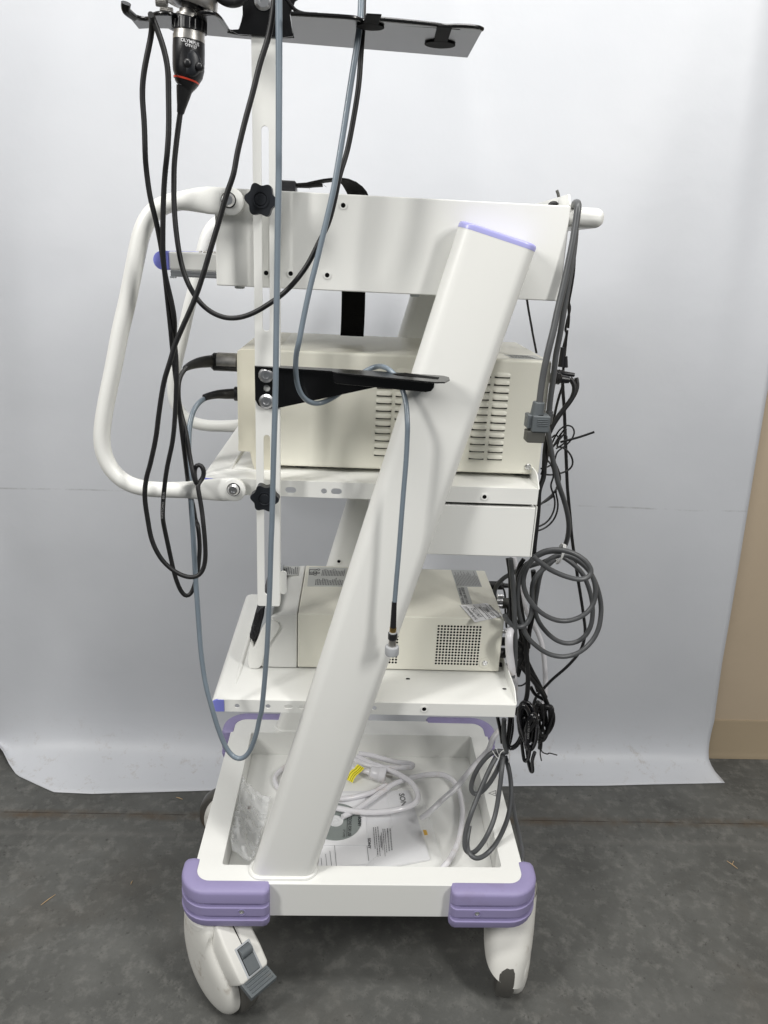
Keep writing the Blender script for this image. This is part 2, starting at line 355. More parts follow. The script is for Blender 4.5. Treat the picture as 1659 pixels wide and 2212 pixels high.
# warning triangle on the rim
tr = [atz('Q', x, y, .2455) for x, y in ((338, 1445), (425, 1412), (425, 1480))]
cen = sum(tr, Vector())/3
MB().plate([tuple(p.xy) for p in tr], [[tuple((cen+(p-cen)*.78).xy) for p in tr][::-1]], fxy, .2452, .2455).build('warning_triangle', m_inkg, bf, smooth=False)
MB().box(cen.x-.0020, cen.x+.0045, cen.y-.0006, cen.y+.0006, .2452, .2455).build('exclamation_mark', m_inkg, bf, smooth=False)
def bumper(cx, cy, sx, sy):
    # path round the corner; sx, sy = outward direction
    X = -.258 if sx < 0 else .342; Y = -.055 if sy < 0 else .437; r = .032
    pts = [(X-sx*.139, Y)]
    for i in range(9):
        t = math.radians(90*i/8); pts.append((X-sx*r+sx*r*math.sin(t), Y-sy*r+sy*r*math.cos(t)))
    pts.append((X, Y-sy*.058))
    pr = [(-.006, .2462), (.006, .2478), (.0165, .2465), (.0200, .2440), (.0212, .2400), (.0215, .2215), (.0145, .2205), (.0145, .2135), (.0222, .2125),
          (.0222, .1945), (.0155, .1935), (.0155, .1865), (.0232, .1855), (.0225, .178), (.0195, .1685), (.012, .1640), (0, .1635), (-.004, .168)]
    n = len(pts); dense = [pts[0], (pts[0][0]+sx*.004, pts[0][1]), (pts[0][0]+sx*.010, pts[0][1])]+pts[1:-1]+[(pts[-1][0], pts[-1][1]-0+sy*.0+sy*.010), (pts[-1][0], pts[-1][1]+sy*.004), pts[-1]]
    vs = []; n = len(dense)
    for i, p in enumerate(dense):
        a = dense[max(i-1, 0)]; b_ = dense[min(i+1, n-1)]
        t = Vector((b_[0]-a[0], b_[1]-a[1])).normalized(); nn = Vector((t.y, -t.x))
        if nn.dot(Vector((p[0]-(X-sx*.15), p[1]-(Y-sy*.15)))) < 0: nn = -nn
        k = .62 if i in (0, n-1) else (.88 if i in (1, n-2) else 1)
        for u, z in pr:
            zz_ = z if k == 1 else .205+(z-.205)*(.93 if k < .7 else .985)
            uu = u if u < 0 else u*k
            vs.append((p[0]+nn.x*uu, p[1]+nn.y*uu, zz_))
    m = len(pr); fs = [(i*m+k, i*m+(k+1) % m, (i+1)*m+(k+1) % m, (i+1)*m+k) for i in range(n-1) for k in range(m)]
    fs += [tuple(range(m)), tuple(range((n-1)*m, n*m))]
    o = MB().add(vs, fs).build('corner_bumper', m_lav, T, .0012, 2, 40)
    if sy < 0:
        xs = X-sx*.092
        MB().lathe((xs, -.0770, .2035), (0, -1, 0), [(0, .0072), (.0009, .0072), (.0009, .0060), (.0003, .0058), (.0003, 0)], 24).build('screw_recess', m_lav, o)
        screw((xs, -.0772, .2045), .0042, o, t=.0014)
    return o
for sx in (-1, 1):
    for sy in (-1, 1): bumper(0, 0, sx, sy)

# castors
def castor(px, py, ang, brake, open_front=True):
    f = Vector((math.cos(ang), math.sin(ang), 0)); n = Vector((-f.y, f.x, 0)); up = Vector((0, 0, 1))
    P = Vector((px, py, ZF)); rw = .068; wc = P+f*.052+up*rw
    G = lambda a, h, w: P+f*a+up*h+n*w
    out = [(-.034, .196), (-.044, .170), (-.047, .135), (-.043, .098), (-.032, .062), (-.012, .032), (.016, .012), (.046, .0055), (.072, .010), (.092, .025), (.103, .048), (.104, .075), (.096, .100), (.080, .122), (.060, .142), (.044, .165), (.038, .196)]
    def sm(o_):
        k = len(o_); q = []
        for i in range(k):
            p0, p1, p2, p3 = [Vector(o_[(i+j) % k]) for j in (-1, 0, 1, 2)]
            for t in (0, .33, .66): q.append(.5*((2*p1)+(p2-p0)*t+(2*p0-5*p1+4*p2-p3)*t*t+(3*p1-p0-3*p2+p3)*t**3))
        return q
    so = sm(out); c0 = Vector((.030, .100)); mb = MB()
    for s in (-1, 1):
        sc = 1.0
        if not open_front and s < 0: continue
        layers = [(.0185, 1.0), (.024, .997), (.0295, .975), (.0345, .93), (.0385, .85), (.0420, .72), (.0440, .55), (.0452, .32), (.0455, .02)]
        vs = []
        for w, k in [(.0180, .90)]+layers:
            for q in so: r_ = c0+(q-c0)*k*sc; vs.append(G(r_.x, r_.y, s*w))
        m = len(so); fs = [(i*m+k, i*m+(k+1) % m, (i+1)*m+(k+1) % m, (i+1)*m+k) for i in range(len(layers)) for k in range(m)]
        fs.append(tuple(range(len(layers)*m, (len(layers)+1)*m))); fs.append(tuple(range(m)))
        mb.add(vs, fs)
    if open_front: band = [(-.034, .196), (-.044, .170), (-.047, .135), (-.043, .098), (-.034, .070), (-.024, .074), (-.026, .100), (-.012, .135), (.020, .152), (.060, .140), (.070, .128), (.080, .122), (.060, .142), (.044, .165), (.038, .196)]
    else: band = [(-.034, .196), (-.044, .170), (-.047, .135), (-.040, .120), (-.010, .142), (.030, .150), (.075, .136), (.105, .105), (.114, .060), (.1235, .060), (.1215, .085), (.112, .115), (.092, .142), (.066, .160), (.052, .180), (.044, .196)]
    if open_front: mb.plate(band, [], lambda a, h, t: G(a, h, t), -.0188, .0188)
    if not open_front:      # closed cover: wraps the tread on the trailing side too
        sec = [(.078, -.037, .119, .043), (.095, -.043, .114, .0455), (.115, -.046, .105, .0468), (.135, -.0475, .092, .0472), (.155, -.047, .075, .0470), (.175, -.045, .058, .0468), (.196, -.040, .044, .0462)]
        vs = []; NN = 40
        for (h_, a0, a1, wn) in sec:
            ca = (a0+a1)/2; ha = (a1-a0)/2
            for k in range(NN):
                t = 2*math.pi*k/NN; cx_ = math.copysign(abs(math.cos(t))**.78, math.cos(t)); sx_ = math.copysign(abs(math.sin(t))**.78, math.sin(t))
                tl = max(0, (.115-h_)/.037)*.020
                vs.append(G(ca+ha*cx_, h_-tl*(sx_+.2), wn*sx_))
        mb.add(vs, [(i*NN+j, i*NN+(j+1) % NN, (i+1)*NN+(j+1) % NN, (i+1)*NN+j) for i in range(len(sec)-1) for j in range(NN)]+[tuple(range(NN))])
    hd = mb.build('castor', m_castor, T, .0, ang=50)
    MB().lathe(P+up*.178, (0, 0, 1), [(0, .0462), (.008, .0455), (.014, .040), (.016, .028), (.026, .02)], 32).build('swivel_cap', m_castor, hd)
    w = MB().lathe(wc-n*.0175, n, [(0, .030), (0, .058), (.002, rw-.004), (.006, rw-.001), (.0175, rw), (.029, rw-.001), (.033, rw-.004), (.035, .058), (.035, .030)], 56); w.build('wheel', m_tyre, hd)
    if brake:
        d = (f*.70-up*.72).normalized(); q = d.cross(n).normalized()
        if q.z < 0: q = -q
        o0 = G(.048, .186, 0)
        prof_ = [(-.01, -.026, .012), (.026, -.033, .024), (.060, -.034, .026), (.090, -.033, .026), (.096, -.030, .024)]
        mb2 = MB(); vs = []
        for l_, wn, hq in prof_:
            for a_, b_ in ((wn, -.030), (wn, hq*.30), (wn*.88, hq*.62), (-wn*.88, hq*.62), (-wn, hq*.30), (-wn, -.030)):
                vs.append(o0+d*l_+n*a_+q*b_)
        fs = [(i*6+k, i*6+(k+1) % 6, (i+1)*6+(k+1) % 6, (i+1)*6+k) for i in range(4) for k in range(6)]+[tuple(range(6)), tuple(range(24, 30))]
        mb2.add(vs, fs).build('brake_housing', m_castor, hd, .003, 3)
        top = .026*.62
        MB().obox(o0+d*.0-n*.0005+q*(top-.0022), d*.05, n*.001, q*.0027).build('seam', m_dark, hd)
        MB().obox(o0+d*.040-n*.016+q*(top-.002), d*.054, n*.032, q*.0028).build('brake_slot', m_grey, hd, .001)
        MB().obox(o0+d*.043-n*.0125+q*(top-.001), d*.048, n*.025, q*.0025).build('slot_recess', m_dark, hd, .001)
        MB().obox(o0+d*.062-n*.0115+q*(top+.000), d*.028, n*.023, q*.0035).build('slot_insert', m_pedal, hd, .001)
        MB().tube([o0+d*.053-n*.0115+q*(top+.000), o0+d*.053+n*.0115+q*(top+.000)], .0095, 18, smooth=False).build('brake_rocker', m_pedal, hd, .001)
        mbp = MB(); po = o0+d*.092+q*(-.002); pd = (f*.98-up*.16).normalized(); pq = pd.cross(n).normalized(); pq = pq if pq.z > 0 else -pq
        mbp.obox(po-n*.029, pd*.040, n*.056, pq*.010)
        for k in range(4): mbp.obox(po-n*.024+pd*(.014+k*.0062)+pq*.0095, pd*.0026, n*.046, pq*.0026)
        mbp.build('brake_pedal', m_pedal, hd, .0015)
    return hd
castor(-.2290, -.022, math.radians(-44), True)
castor(.3400, .030, math.radians(-102), False, False)
castor(-.212, .355, math.radians(178), False)
castor(.300, .385, math.radians(95), False)

# slanted side arms
def arm(y0, y1, hole=False):
    ax = Vector((.2622, 0, 1)); w = .113; yc = (y0+y1)/2; hy = (y1-y0)/2
    N_ = 44; ring = []
    hw = w/2; r = hy*.98
    for (cx, a) in ((hw-r, -90), (-(hw-r), 90)):
        for i in range(13):
            t = math.radians(a+180*i/12); ring.append((cx+r*math.cos(t), (r*math.sin(t))*hy/r))
    B0 = Vector((-.0985, yc, .2455)); n = len(ring); vs = []
    for zt in (0, 1):
        for (u, v) in ring:
            if zt == 0: vs.append(B0+Vector((u, v, 0)))
            else:
                p = B0+Vector((u, v, 0)); L_ = (1.3300-.2455); c_ = u   # perpendicular cut at the top
                h = L_-u*.24; vs.append(p+ax*h)
    a_ = MB().add(vs, [(k, (k+1) % n, n+(k+1) % n, n+k) for k in range(n)]+[tuple(range(n)), tuple(range(n, 2*n))]).build('side_arm', m_white, T, .0, ang=28)
    vs = []
    axn = ax.normalized(); cc = B0+ax*(1.3300-.2455)
    for h, k in ((-.001, 1.008), (.0035, 1.008), (.0062, .985), (.0072, .94)):
        for (u, v) in ring:
            q = B0+Vector((u, v, 0)); q = q+ax*((1.3300-.2455)-u*.24); vs.append(cc+(q-cc)*k+axn*h)
    MB().add(vs, [(i*n+k, i*n+(k+1) % n, (i+1)*n+(k+1) % n, (i+1)*n+k) for i in range(3) for k in range(n)]+[tuple(range(3*n, 4*n)), tuple(range(n))]).build('arm_cap', m_cap, a_, ang=50)
    # weld bead at the foot
    MB().tube([B0+Vector((u*1.03, v*1.05, .0012)) for u, v in ring], .0042, 8, closed=True, res=1, smooth=False).build('weld_bead', m_white, a_)
    return a_
arm(-.043, -.002)
fa = arm(.386, .427)
insert(at('G', 1538, 295, .3855), .006, fa)
insert(at('F', 840, 907, -.0005), .0055, T)

# housing under the work surface
hb = MB()
hb.box(-.194, .2875, 0, .006, 1.252, 1.377)
hb.box(-.194, .2875, .394, .400, 1.252, 1.377)
hb.box(-.1935, .287, .006, .394, 1.366, 1.372)
hb.box(-.1935, .287, .006, .394, 1.2525, 1.2560)
box = hb.build('upper_housing', m_white, T, .0022)
MB().plate([(.0005, 1.377), (.0005, 1.380), (.012, 1.3925), (.380, 1.3925), (.395, 1.377)], [], lambda a, b_, t: (t, a, b_), .2845, .2875).build('edge_upstand', m_white, box, .0008)
for r, x, y in (('D', 140, 150), ('D', 53, 530), ('C', 1318, 709), ('C', 1158, 705)): insert(at(r, x, y, -.0003), .0052, box)
for p in (('C', 985, 800), ('D', 530, 640)):
    q = at(*p, .02); MB().lathe((q.x, .02, 1.2525), (0, 0, -1), [(0, .007), (.0035, .007), (.0045, .005), (.0045, 0)], 16).build('rubber_foot', m_grey, box)
# keyboard shelf sliding out at the left
ks = MB().box(-.2635, -.150, .020, .380, 1.2690, 1.2935).build('keyboard_shelf', m_white, T, .003)
D_ = [(-.2635, 1.2940)]+[(-.2705-.0135*math.sin(math.radians(t)), 1.2812+.0128*math.cos(math.radians(t))) for t in range(0, 181, 15)]+[(-.2635, 1.2685)]
MB().plate(D_, [], fxz, .0185, .3815).build('shelf_end_cap', m_blue, ks, .0015)
MB().box(-.262, -.19, .024, .032, 1.2600, 1.2685).box(-.262, -.19, .0225, .0245, 1.2615, 1.2635).box(-.262, -.19, .0225, .0245, 1.2655, 1.2675).build('slide_rail', m_chrome, ks, .0005)
MB().box(-.2625, -.256, .020, .034, 1.2580, 1.2605).build('rail_stop', m_grey, ks, .0005)
ch = MB()
for i in range(26):
    x = -.226+.0022*(i % 13)+random.uniform(-.001, .001); y = .05+.03*(i//13)+random.uniform(0, .02)
    ch.lathe((x, y, 1.2935), (0, 0, 1), [(0, .0004), (.0005, .0011), (.0012, .0014), (.0019, .0011), (.0025, .0003)], 8)
o = ch.build('ball_chain', m_steel)
tag(o, 'short coil of brown-silver ball chain lying on the keyboard shelf', 'chain')
# D-shaped push handles
hp = [('C', 930, 238), ('C', 860, 236), ('C', 780, 230), ('C', 700, 228), ('C', 600, 233), ('C', 500, 255), ('C', 420, 305), ('C', 365, 385), ('C', 330, 500), ('C', 290, 700), ('C', 250, 900), ('E', 207, 0), ('E', 160, 250), ('E', 118, 450), ('E', 90, 620), ('E', 85, 740), ('E', 112, 850), ('E', 175, 945), ('E', 270, 1010), ('E', 390, 1038), ('E', 520, 1043), ('E', 640, 1043), ('E', 760, 1042), ('E', 850, 1042), ('E', 950, 1042)]
hr = [(.0165, .0045), (.0170, .0045), (.0170, .0060), (.0150, .0095)]+[(.0118, .0118)]*17+[(.0130, .0110), (.0160, .0070), (.0180, .0050), (.0175, .0045)]
hpts = [at(*p, -.011) for p in hp]
def handle(dy):
    P_ = [p+Vector((0, dy, 0)) for p in hpts]
    mb = MB().tube(P_, hr, 20, up=(0, 1, 0), res=4, relax=8)
    for e in (0, -1): mb.lathe(P_[e]+Vector((0, -.0045, 0)), (0, 1, 0), [(0, .016), (.0008, .0172), (.0082, .0172), (.009, .016)], 28)
    h = mb.build('push_handle', m_white, T, ang=45)
    if dy == 0:
        for (r, x, y) in (('C', 912, 228), ('E', 945, 1040)):
            q = at(r, x, y, -.0155)
            MB().lathe(q, (0, -1, 0), [(0, .0100), (.0008, .0100), (.0010, .0085)], 24).build('washer', m_blackp, h)
            screw(q+Vector((0, -.0009, 0)), .0088, h, 'bolt', t=.005)
    return h
handle(0); handle(.437)
# rear bar
MB().box(.2875, .352, .045, .355, 1.3530, 1.3800).build('rear_handle', m_white, T, .0122, 6)
# shelves
def shelf(xl, xr, z0, z1, name, holes, yb=.405):
    h = (z1-z0)/2; zc = (z0+z1)/2; t = .0022
    # top sheet with bull-nose left edge, front and rear skirts
    mb = MB(); out = []
    for i in range(13):
        a = math.radians(90+180*i/12); out.append((xl+h+h*math.cos(a), zc+h*math.sin(a)))
    poly = [(xr, z1)]+out+[(xl+h+.02, z0), (xl+h+.02, z0+t)]+[(xl+h+(h-t)*math.cos(math.radians(270-180*i/12)), zc+(h-t)*math.sin(math.radians(270-180*i/12))) for i in range(13)]+[(xr, z1-t)]
    mb.plate(poly, [], fxz, .0022, yb)
    sk = [(xl+h, z0), (xr, z0), (xr, z1), (xl+h, z1)]
    mb.plate(sk, holes, fxz, 0, .0020)
    mb.box(xl+h, xr, yb, yb+.002, z0, z1)
    o = mb.build(name, m_white, T, .0009, 2, 35)
    cp = [(xl+h+.0105, z1-.0004)]+[(p[0], p[1]) for p in out]+[(xl+h+.0105, z0+.0004)]
    MB().plate(cp, [], fxz, -.0012, .0015).build('shelf_end_cap', m_blue, o, .0009)
    fl = [(-.0005+.0022, z1-.001), (.0022, z1+.001), (.02, z1+.016), (.03, z1+.0195), (yb-.03, z1+.0195), (yb, z1+.006), (yb, z1-.001)]
    MB().plate(fl, [], lambda a, b_, t_: (t_, a, b_), xr-.0005, xr+.0017).build('rear_upstand', m_white, o, .0006)
    return o
def slot(cx, cz, w, r): return [(cx+w+r*math.cos(math.radians(t)), cz+r*math.sin(math.radians(t))) for t in range(-90, 91, 22)]+[(cx-w+r*math.cos(math.radians(t)), cz+r*math.sin(math.radians(t))) for t in range(90, 271, 22)]
q2 = [at('E', x, y, 0) for x, y in ((1318, 1045), (1536, 1052), (1617, 1054))]
sh2 = shelf(-.2300, .2900, .9480, .9732, 'upper_shelf', [slot(q2[0].x, q2[0].z, .0035, .0048), disc(q2[1].x, q2[1].z, .0045), slot(q2[2].x, q2[2].z, .0035, .0048)])
q3 = [at('G', x, y, 0) for x, y in ((799, 1345), (1023, 1348), (1172, 1350), (1275, 1352))]
sh3 = shelf(-.2225, .2955, .5620, .5855, 'lower_shelf', [disc(q3[0].x, q3[0].z, .0043), disc(q3[1].x, q3[1].z, .0043), slot(q3[2].x, q3[2].z, .0035, .0040), slot(q3[3].x, q3[3].z, .0035, .0040), disc(at('H', 262, 1038, 0).x, at('H', 262, 1038, 0).z, .0043)])
insert(at('H', 558, 1043, -.0003), .0062, sh3)
for x, y in ((462, 864), (1035, 924)):
    p = atz('H', x, y, .5857); MB().plate(slot(0, 0, .0015, .0022), [], lambda a, b_, t: (p.x+a, p.y+b_, p.z+t), 0, .0003).build('drilled_hole', m_dark, sh3)
for s_, z in ((sh2, .9733), (sh3, .5856)):    # pressed stiffening rib near the left edge
    MB().tube([(-.188, .045, z-.0010), (-.188, .10, z-.0004), (-.188, .33, z-.0004), (-.188, .37, z-.0010)], [.001, .0035, .0035, .001], 10).build('pressed_rib', m_white, s_)
MB().tube([at('E', 850, 905, .06)*0+Vector((-.205, .050, .9725)), Vector((-.16, .046, .9733)), Vector((-.10, .044, .9725))], [.001, .0028, .001], 8).build('pressed_rib', m_white, sh2)
MB().box(.035, .2895, .0015, .395, .8590, .9425).build('under_shelf_box', m_white, T, .0018)
MB().box(.06, .285, .012, .39, .9425, .948).build('slide_gap', m_dark, T)
MB().box(.2903, .2920, .002, .39, .8595, .9440).build('box_side_panel', m_white, T, .0005)
# hook pole
pl = MB(); HP = lambda zc0, zc1: [(-.1225+.0048*math.cos(math.radians(t)), zc1+.0048*math.sin(math.radians(t))) for t in range(0, 181, 20)]+[(-.1225+.0048*math.cos(math.radians(t)), zc0+.0048*math.sin(math.radians(t))) for t in range(180, 361, 20)]
pl.plate(rr2(-.1385, -.1040, .7765, 1.70, .003, 3), [HP(1.2010, 1.4445), HP(.8010, 1.0450)], fxz, -.0300, -.0275)
pl.box(-.1385, -.1360, -.0276, -.0140, .7785, 1.70); pl.box(-.1065, -.1040, -.0276, -.0140, .7785, 1.70)
pole = pl.build('hook_pole', m_white, T, .0008, 2)
def knob(x, z):
    out = []
    for i in range(72):
        t = 2*math.pi*i/72; out.append((x+(.0187+.0021*math.cos(6*t+.5))*math.cos(t), z+(.0187+.0021*math.cos(6*t+.5))*math.sin(t)))
    k = MB().plate(out, [], fxz, -.060, -.044).build('star_knob', m_knob, pole, .0035, 4)
    MB().lathe((x, -.0598, z), (0, -1, 0), [(0, .0102), (.0014, .0102), (.0014, .0088), (.0004, .0082), (.0004, .0072), (.0012, .0066), (.0012, 0)], 28).build('knob_cap', m_knob, k)
    MB().lathe((x, -.0276, z), (0, -1, 0), [(0, .010), (.017, .010)], 20).build('knob_stem', m_knob, k)
kp = at('C', 1125, 228, -.055); knob(kp.x, kp.z); kp = at('E', 1150, 1095, -.055); knob(kp.x, kp.z)
# top tray (camera hanger)
Zt = 1.550
fr = [('A', 100, 118), ('A', 165, 150), ('A', 205, 168), ('A', 290, 175), ('A', 332, 128), ('A', 472, 126), ('A', 520, 170), ('A', 590, 192), ('A', 650, 185), ('A', 690, 128), ('A', 826, 126), ('A', 928, 262), ('A', 1060, 284), ('A', 1380, 304), ('A', 1462, 302), ('A', 1440, 130), ('B', 500, 130), ('B', 520, 150), ('B', 608, 152), ('B', 622, 136), ('B', 1030, 176), ('B', 1050, 186), ('B', 1140, 186), ('B', 1160, 182), ('B', 1310, 192), ('B', 1325, 205), ('B', 1230, 378), ('B', 0, 276), ('A', 740, 290), ('A', 500, 270), ('A', 440, 235), ('A', 300, 232), ('A', 200, 238)]
fp = [tuple(atz(r, x, y, Zt).xy) for r, x, y in fr]
tray = MB().plate(fp, [], fxy, Zt, Zt+.0028).build('hanger_tray', m_black, pole, .0008, 2)
for a_, b_ in (((0), 11), (15, 25)):
    MB().tube([Vector((*fp[i], Zt+.0022)) for i in range(a_, b_+1)], .0024, 10, smooth=True, res=3).build('tray_lip', m_black, tray)
MB().tube([Vector((*fp[i], Zt+.0010)) for i in range(11, 15)], .0024, 10, smooth=True, res=3).build('tray_lip', m_black, tray)
hk = atz('A', 130, 110, Zt)
MB().tube([Vector((*fp[1], Zt+.001)), Vector((*fp[0], Zt+.004)), hk+Vector((-.004, 0, .010))], [(.004, .004), (.005, .005), (.0055, .0055)], 12).build('tray_hook', m_black, tray)
bk = [(-.1590, Zt-.0005), (-.0862, Zt-.0035), (-.0905, Zt+.028), (-.082, Zt+.05), (-.055, Zt+.075), (-.055, Zt+.2), (-.1535, Zt+.2), (-.1535, Zt+.03), (-.1585, Zt+.012)]
by = at('A', 1200, 290, -.031)
pA = [at(r, x, y, -.0325) for r, x, y in (('A', 985, 278), ('A', 1385, 306), ('A', 1462, 296), ('A', 1436, 120))]
bk = [(pA[0].x-.006, pA[0].z+.004), (pA[0].x+.004, pA[0].z), (pA[1].x, pA[1].z), (pA[2].x, pA[2].z), (pA[3].x, pA[3].z), (pA[3].x+.006, pA[3].z+.014), (pA[3].x+.016, pA[3].z+.02), (pA[3].x+.016, 1.72), (at('A', 1046, 0, -.0325).x, 1.72), (at('A', 1046, 0, -.0325).x, at('A', 1046, 120, -.0325).z), (at('A', 1035, 180, -.0325).x, at('A', 1035, 180, -.0325).z), (at('A', 1015, 240, -.0325).x, at('A', 1015, 240, -.0325).z)]
MB().plate(bk, [], fxz, -.0335, -.0305).build('tray_bracket', m_black, tray, .0008, 2)
screw(at('A', 1215, 8, -.0336), .0105, tray, 'bolt', t=.004)
# curved gusset between bracket and tray on the right
MB().tube(seg('A', -.05, -.05, [(1400, -20), (1440, 40), (1490, 90), (1560, 112), (1660, 118)]), .0022, 8).build('tray_gusset', m_black, tray)
for cx, cy, w in ((1048, 300, 1), (595, 185, .7)):
    pc = atz('B', cx, cy, Zt-.003); pt = atz('B', cx+30*w, cy-112*w, Zt-.003)
    r_ = .0190*w**.5
    MB().plate([(pc.x+r_*math.cos(t*math.pi/12), pc.y+.016*w**.5*math.sin(t*math.pi/12)) for t in range(24)], [], fxy, Zt-.0022, Zt-.0005).build('slot_liner', m_dark, tray, .0006)
    MB().add([(pt.x-.008, pt.y-.0, Zt-.0020), (pt.x+.0085, pt.y-.0, Zt-.0020), (pc.x+.008, pc.y, Zt-.0020), (pc.x-.008, pc.y, Zt-.0020), (pt.x-.008, pt.y-.0, Zt-.0005), (pt.x+.0085, pt.y-.0, Zt-.0005), (pc.x+.008, pc.y, Zt-.0005), (pc.x-.008, pc.y, Zt-.0005)], [(0,1,2,3), (4,5,6,7), (0,1,5,4), (1,2,6,5), (2,3,7,6), (3,0,4,7)]).build('slot_throat', m_dark, tray)
# lower bracket
q = lambda x, y, Y=-.034: (lambda p: (p.x, p.z))(at('U', x, y, Y))
lb = [q(188, 172), q(755, 196), q(1190, 330), q(1060, 325), q(372, 472), q(250, 472), q(215, 455), q(192, 415)]
low = MB().plate([q(188, 168), q(800, 205), q(1100, 262), q(1075, 322), q(372, 472), q(250, 472), q(215, 455), q(192, 415)], [disc(*q(277, 330), .0046)], fxz, -.0335, -.0312).build('cable_bracket', m_black, pole, .0006, 2)
zb = at('U', 188, 168, -.034).z
ft = [tuple(atz('U', x, y, zb).xy) for x, y in ((188, 170), (750, 204), (760, 212), (1500, 284), (1570, 284), (1606, 266), (1600, 248), (1560, 238), (1100, 205), (300, 160), (190, 160))]
ho = [tuple(atz('U', x, y, zb).xy) for x, y in ((1190, 226), (1280, 218), (1400, 236), (1530, 252), (1520, 264), (1400, 252), (1230, 238))]
MB().plate(ft, [], fxy, zb-.002, zb).build('bracket_shelf', m_black, low, .0005, 2)
MB().plate(ho, [], fxy, zb+.0001, zb+.0004).build('cable_slot', m_dark, low)
yl = atz('U', 760, 212, zb).y
lp = [at('U', x, y, yl) for x, y in ((757, 208), (1494, 284), (1490, 325), (1470, 350), (1430, 358), (780, 296), (762, 280))]
MB().plate([(p.x, p.z) for p in lp], [], fxz, yl-.001, yl+.0012).build('bracket_lip', m_black, low, .0008, 3)
for p in ((272, 234), (275, 424)):
    pp = at('U', *p, -.0337); screw(pp, .0105, low, 'bolt', t=.0045)
MB().plate(rr2(-.1045, -.0945, .793, .832, .0045), [], fxz, -.020, -.017).build('pole_tab', m_white, pole, .0008)

# ------------------------------------------------------------------ upper processor on the upper shelf
U2 = thing('video_processor', 'larger cream processor with slotted louvres standing on the upper shelf', 'processor')
y2 = .056; y2b = .320
MB().box(-.1180, .3020, y2, y2b, .9800, 1.1610).build('housing', m_cream, U2, .0042, 4)
fpn = [(-.1145, 1.1605), (-.1700, 1.1600), (-.1755, 1.1570), (-.1768, 1.150), (-.1768, 1.0130), (-.1772, 1.0120), (-.1772, 1.0020), (-.1590, 1.0015), (-.1560, .985), (-.1515, .9705), (-.1460, .9690), (-.1145, .9690)]
MB().plate(fpn, [], fxz, y2-.001, y2b+.001).build('front_panel', m_beige, U2, .003, 4)
def lv(mb, cx, cz, w=.0125, h=.0034):
    # pressed louvre: rounded at the top, open slot underneath
    n = 9; vs = []
    for i in range(n+1):
        u = -1+2*i/n; k = math.sqrt(max(0, 1-abs(u)**6)); 
        for (dz, dy) in ((1, 0), (.5, .0007), (0, .0012), (-.8, .0019), (-1, .0017)):
            vs.append((cx+u*w, y2-.0001-dy*k, cz+dz*h*(.35+.65*k)))
    mb.add(vs, [(i*5+j, i*5+j+1, (i+1)*5+j+1, (i+1)*5+j) for i in range(n) for j in range(4)])
tR = at('F', 940, 243, y2); bR = at('F', 895, 690, y2); bL = at('F', 795, 687, y2); cL = at('F', 280, 667, y2)
dx = bR.x-bL.x; cols = [bR.x, bL.x, cL.x+dx*1.0, cL.x]
for cx in cols:
    mbv = MB(); mbd = MB()
    for i in range(12):
        cz = bR.z+(tR.z-bR.z)*i/11; lv(mbv, cx, cz); mbd.box(cx-.0118, cx+.0118, y2-.0012, y2-.0002, cz-.0050, cz-.0034)
    mbv.build('louvre_column', m_cream, U2, ang=70); mbd.build('louvre_slots', m_dark, U2)
screw(at('F', 1077, 744, y2-.0002), .0052, U2, t=.003)
for x in (-.08, .16, .272):
    for y in (y2+.03, y2b-.03): MB().lathe((x, y, .9740), (0, 0, 1), [(0, .013), (.0055, .014)], 20).build('foot', m_blackp, U2)
lab = [atz('F', x, y, 1.1613) for x, y in ((985, 152), (1165, 162), (1120, 138), (945, 132))]
L2 = MB().plate([tuple(p.xy) for p in lab], [], fxy, 1.1611, 1.1613).build('top_label', m_palelab, U2)
def lines(quad, rows, z, m, parent, name='printed_lines', u0=.06, u1=.94, v0=.1, v1=.9, th=.4, jag=.3, seedv=1, cols=1):
    rnd = random.Random(seedv); mb = MB(); A_, B_, C_, D__ = quad
    P_ = lambda u, v: (A_*(1-u)+B_*u)*(1-v)+(D__*(1-u)+C_*u)*v
    for i in range(rows):
        v = v0+(v1-v0)*(i+.5)/rows; hv = (v1-v0)/rows*th/2
        u = u0
        e = u1-rnd.random()*jag*(u1-u0)
        while u < e:
            w = rnd.uniform(.03, .10); ue = min(e, u+w)
            a = [P_(u, v-hv), P_(ue, v-hv), P_(ue, v+hv), P_(u, v+hv)]
            mb.add([(p.x, p.y, z+.0003) for p in a], [(0, 1, 2, 3)]); u = ue+.012
    return mb.build(name, m, parent, smooth=False)
lines(lab, 4, 1.1613, m_inkg, L2, seedv=5)

# ------------------------------------------------------------------ printer on the lower shelf
U3 = thing('video_printer', 'smaller cream printer with white front and perforated side on the lower shelf', 'printer')
y3 = .102; y3b = .318; z3t = .6970
MB().box(-.0850, .2835, y3, y3b, .5890, z3t).build('housing', m_cream, U3, .002, 3)
fs3 = [(-.0862, z3t), (-.1310, z3t-.006), (-.1370, z3t-.014), (-.1500, .630), (-.1520, .592), (-.1490, .5875), (-.0862, .5875)]
MB().plate(fs3, [], fxz, y3, y3b).build('front_section', m_white2, U3, .0022, 3)
xp = lambda x, y, Y=.099: (lambda p: (p.x, p.z))(at('X', x, y, Y))
dr = [xp(*p) for p in ((132, 1200), (108, 1320), (96, 1440), (104, 1530), (125, 1583), (200, 1592), (262, 1582), (298, 1545), (322, 1440), (356, 1330), (420, 1215), (545, 1030), (562, 975), (535, 925), (440, 872), (375, 915), (300, 1010), (262, 1100), (215, 1230), (180, 1290))]
MB().plate(dr, [], fxz, .098, .31).build('front_door', m_white2, U3, .0025, 4)
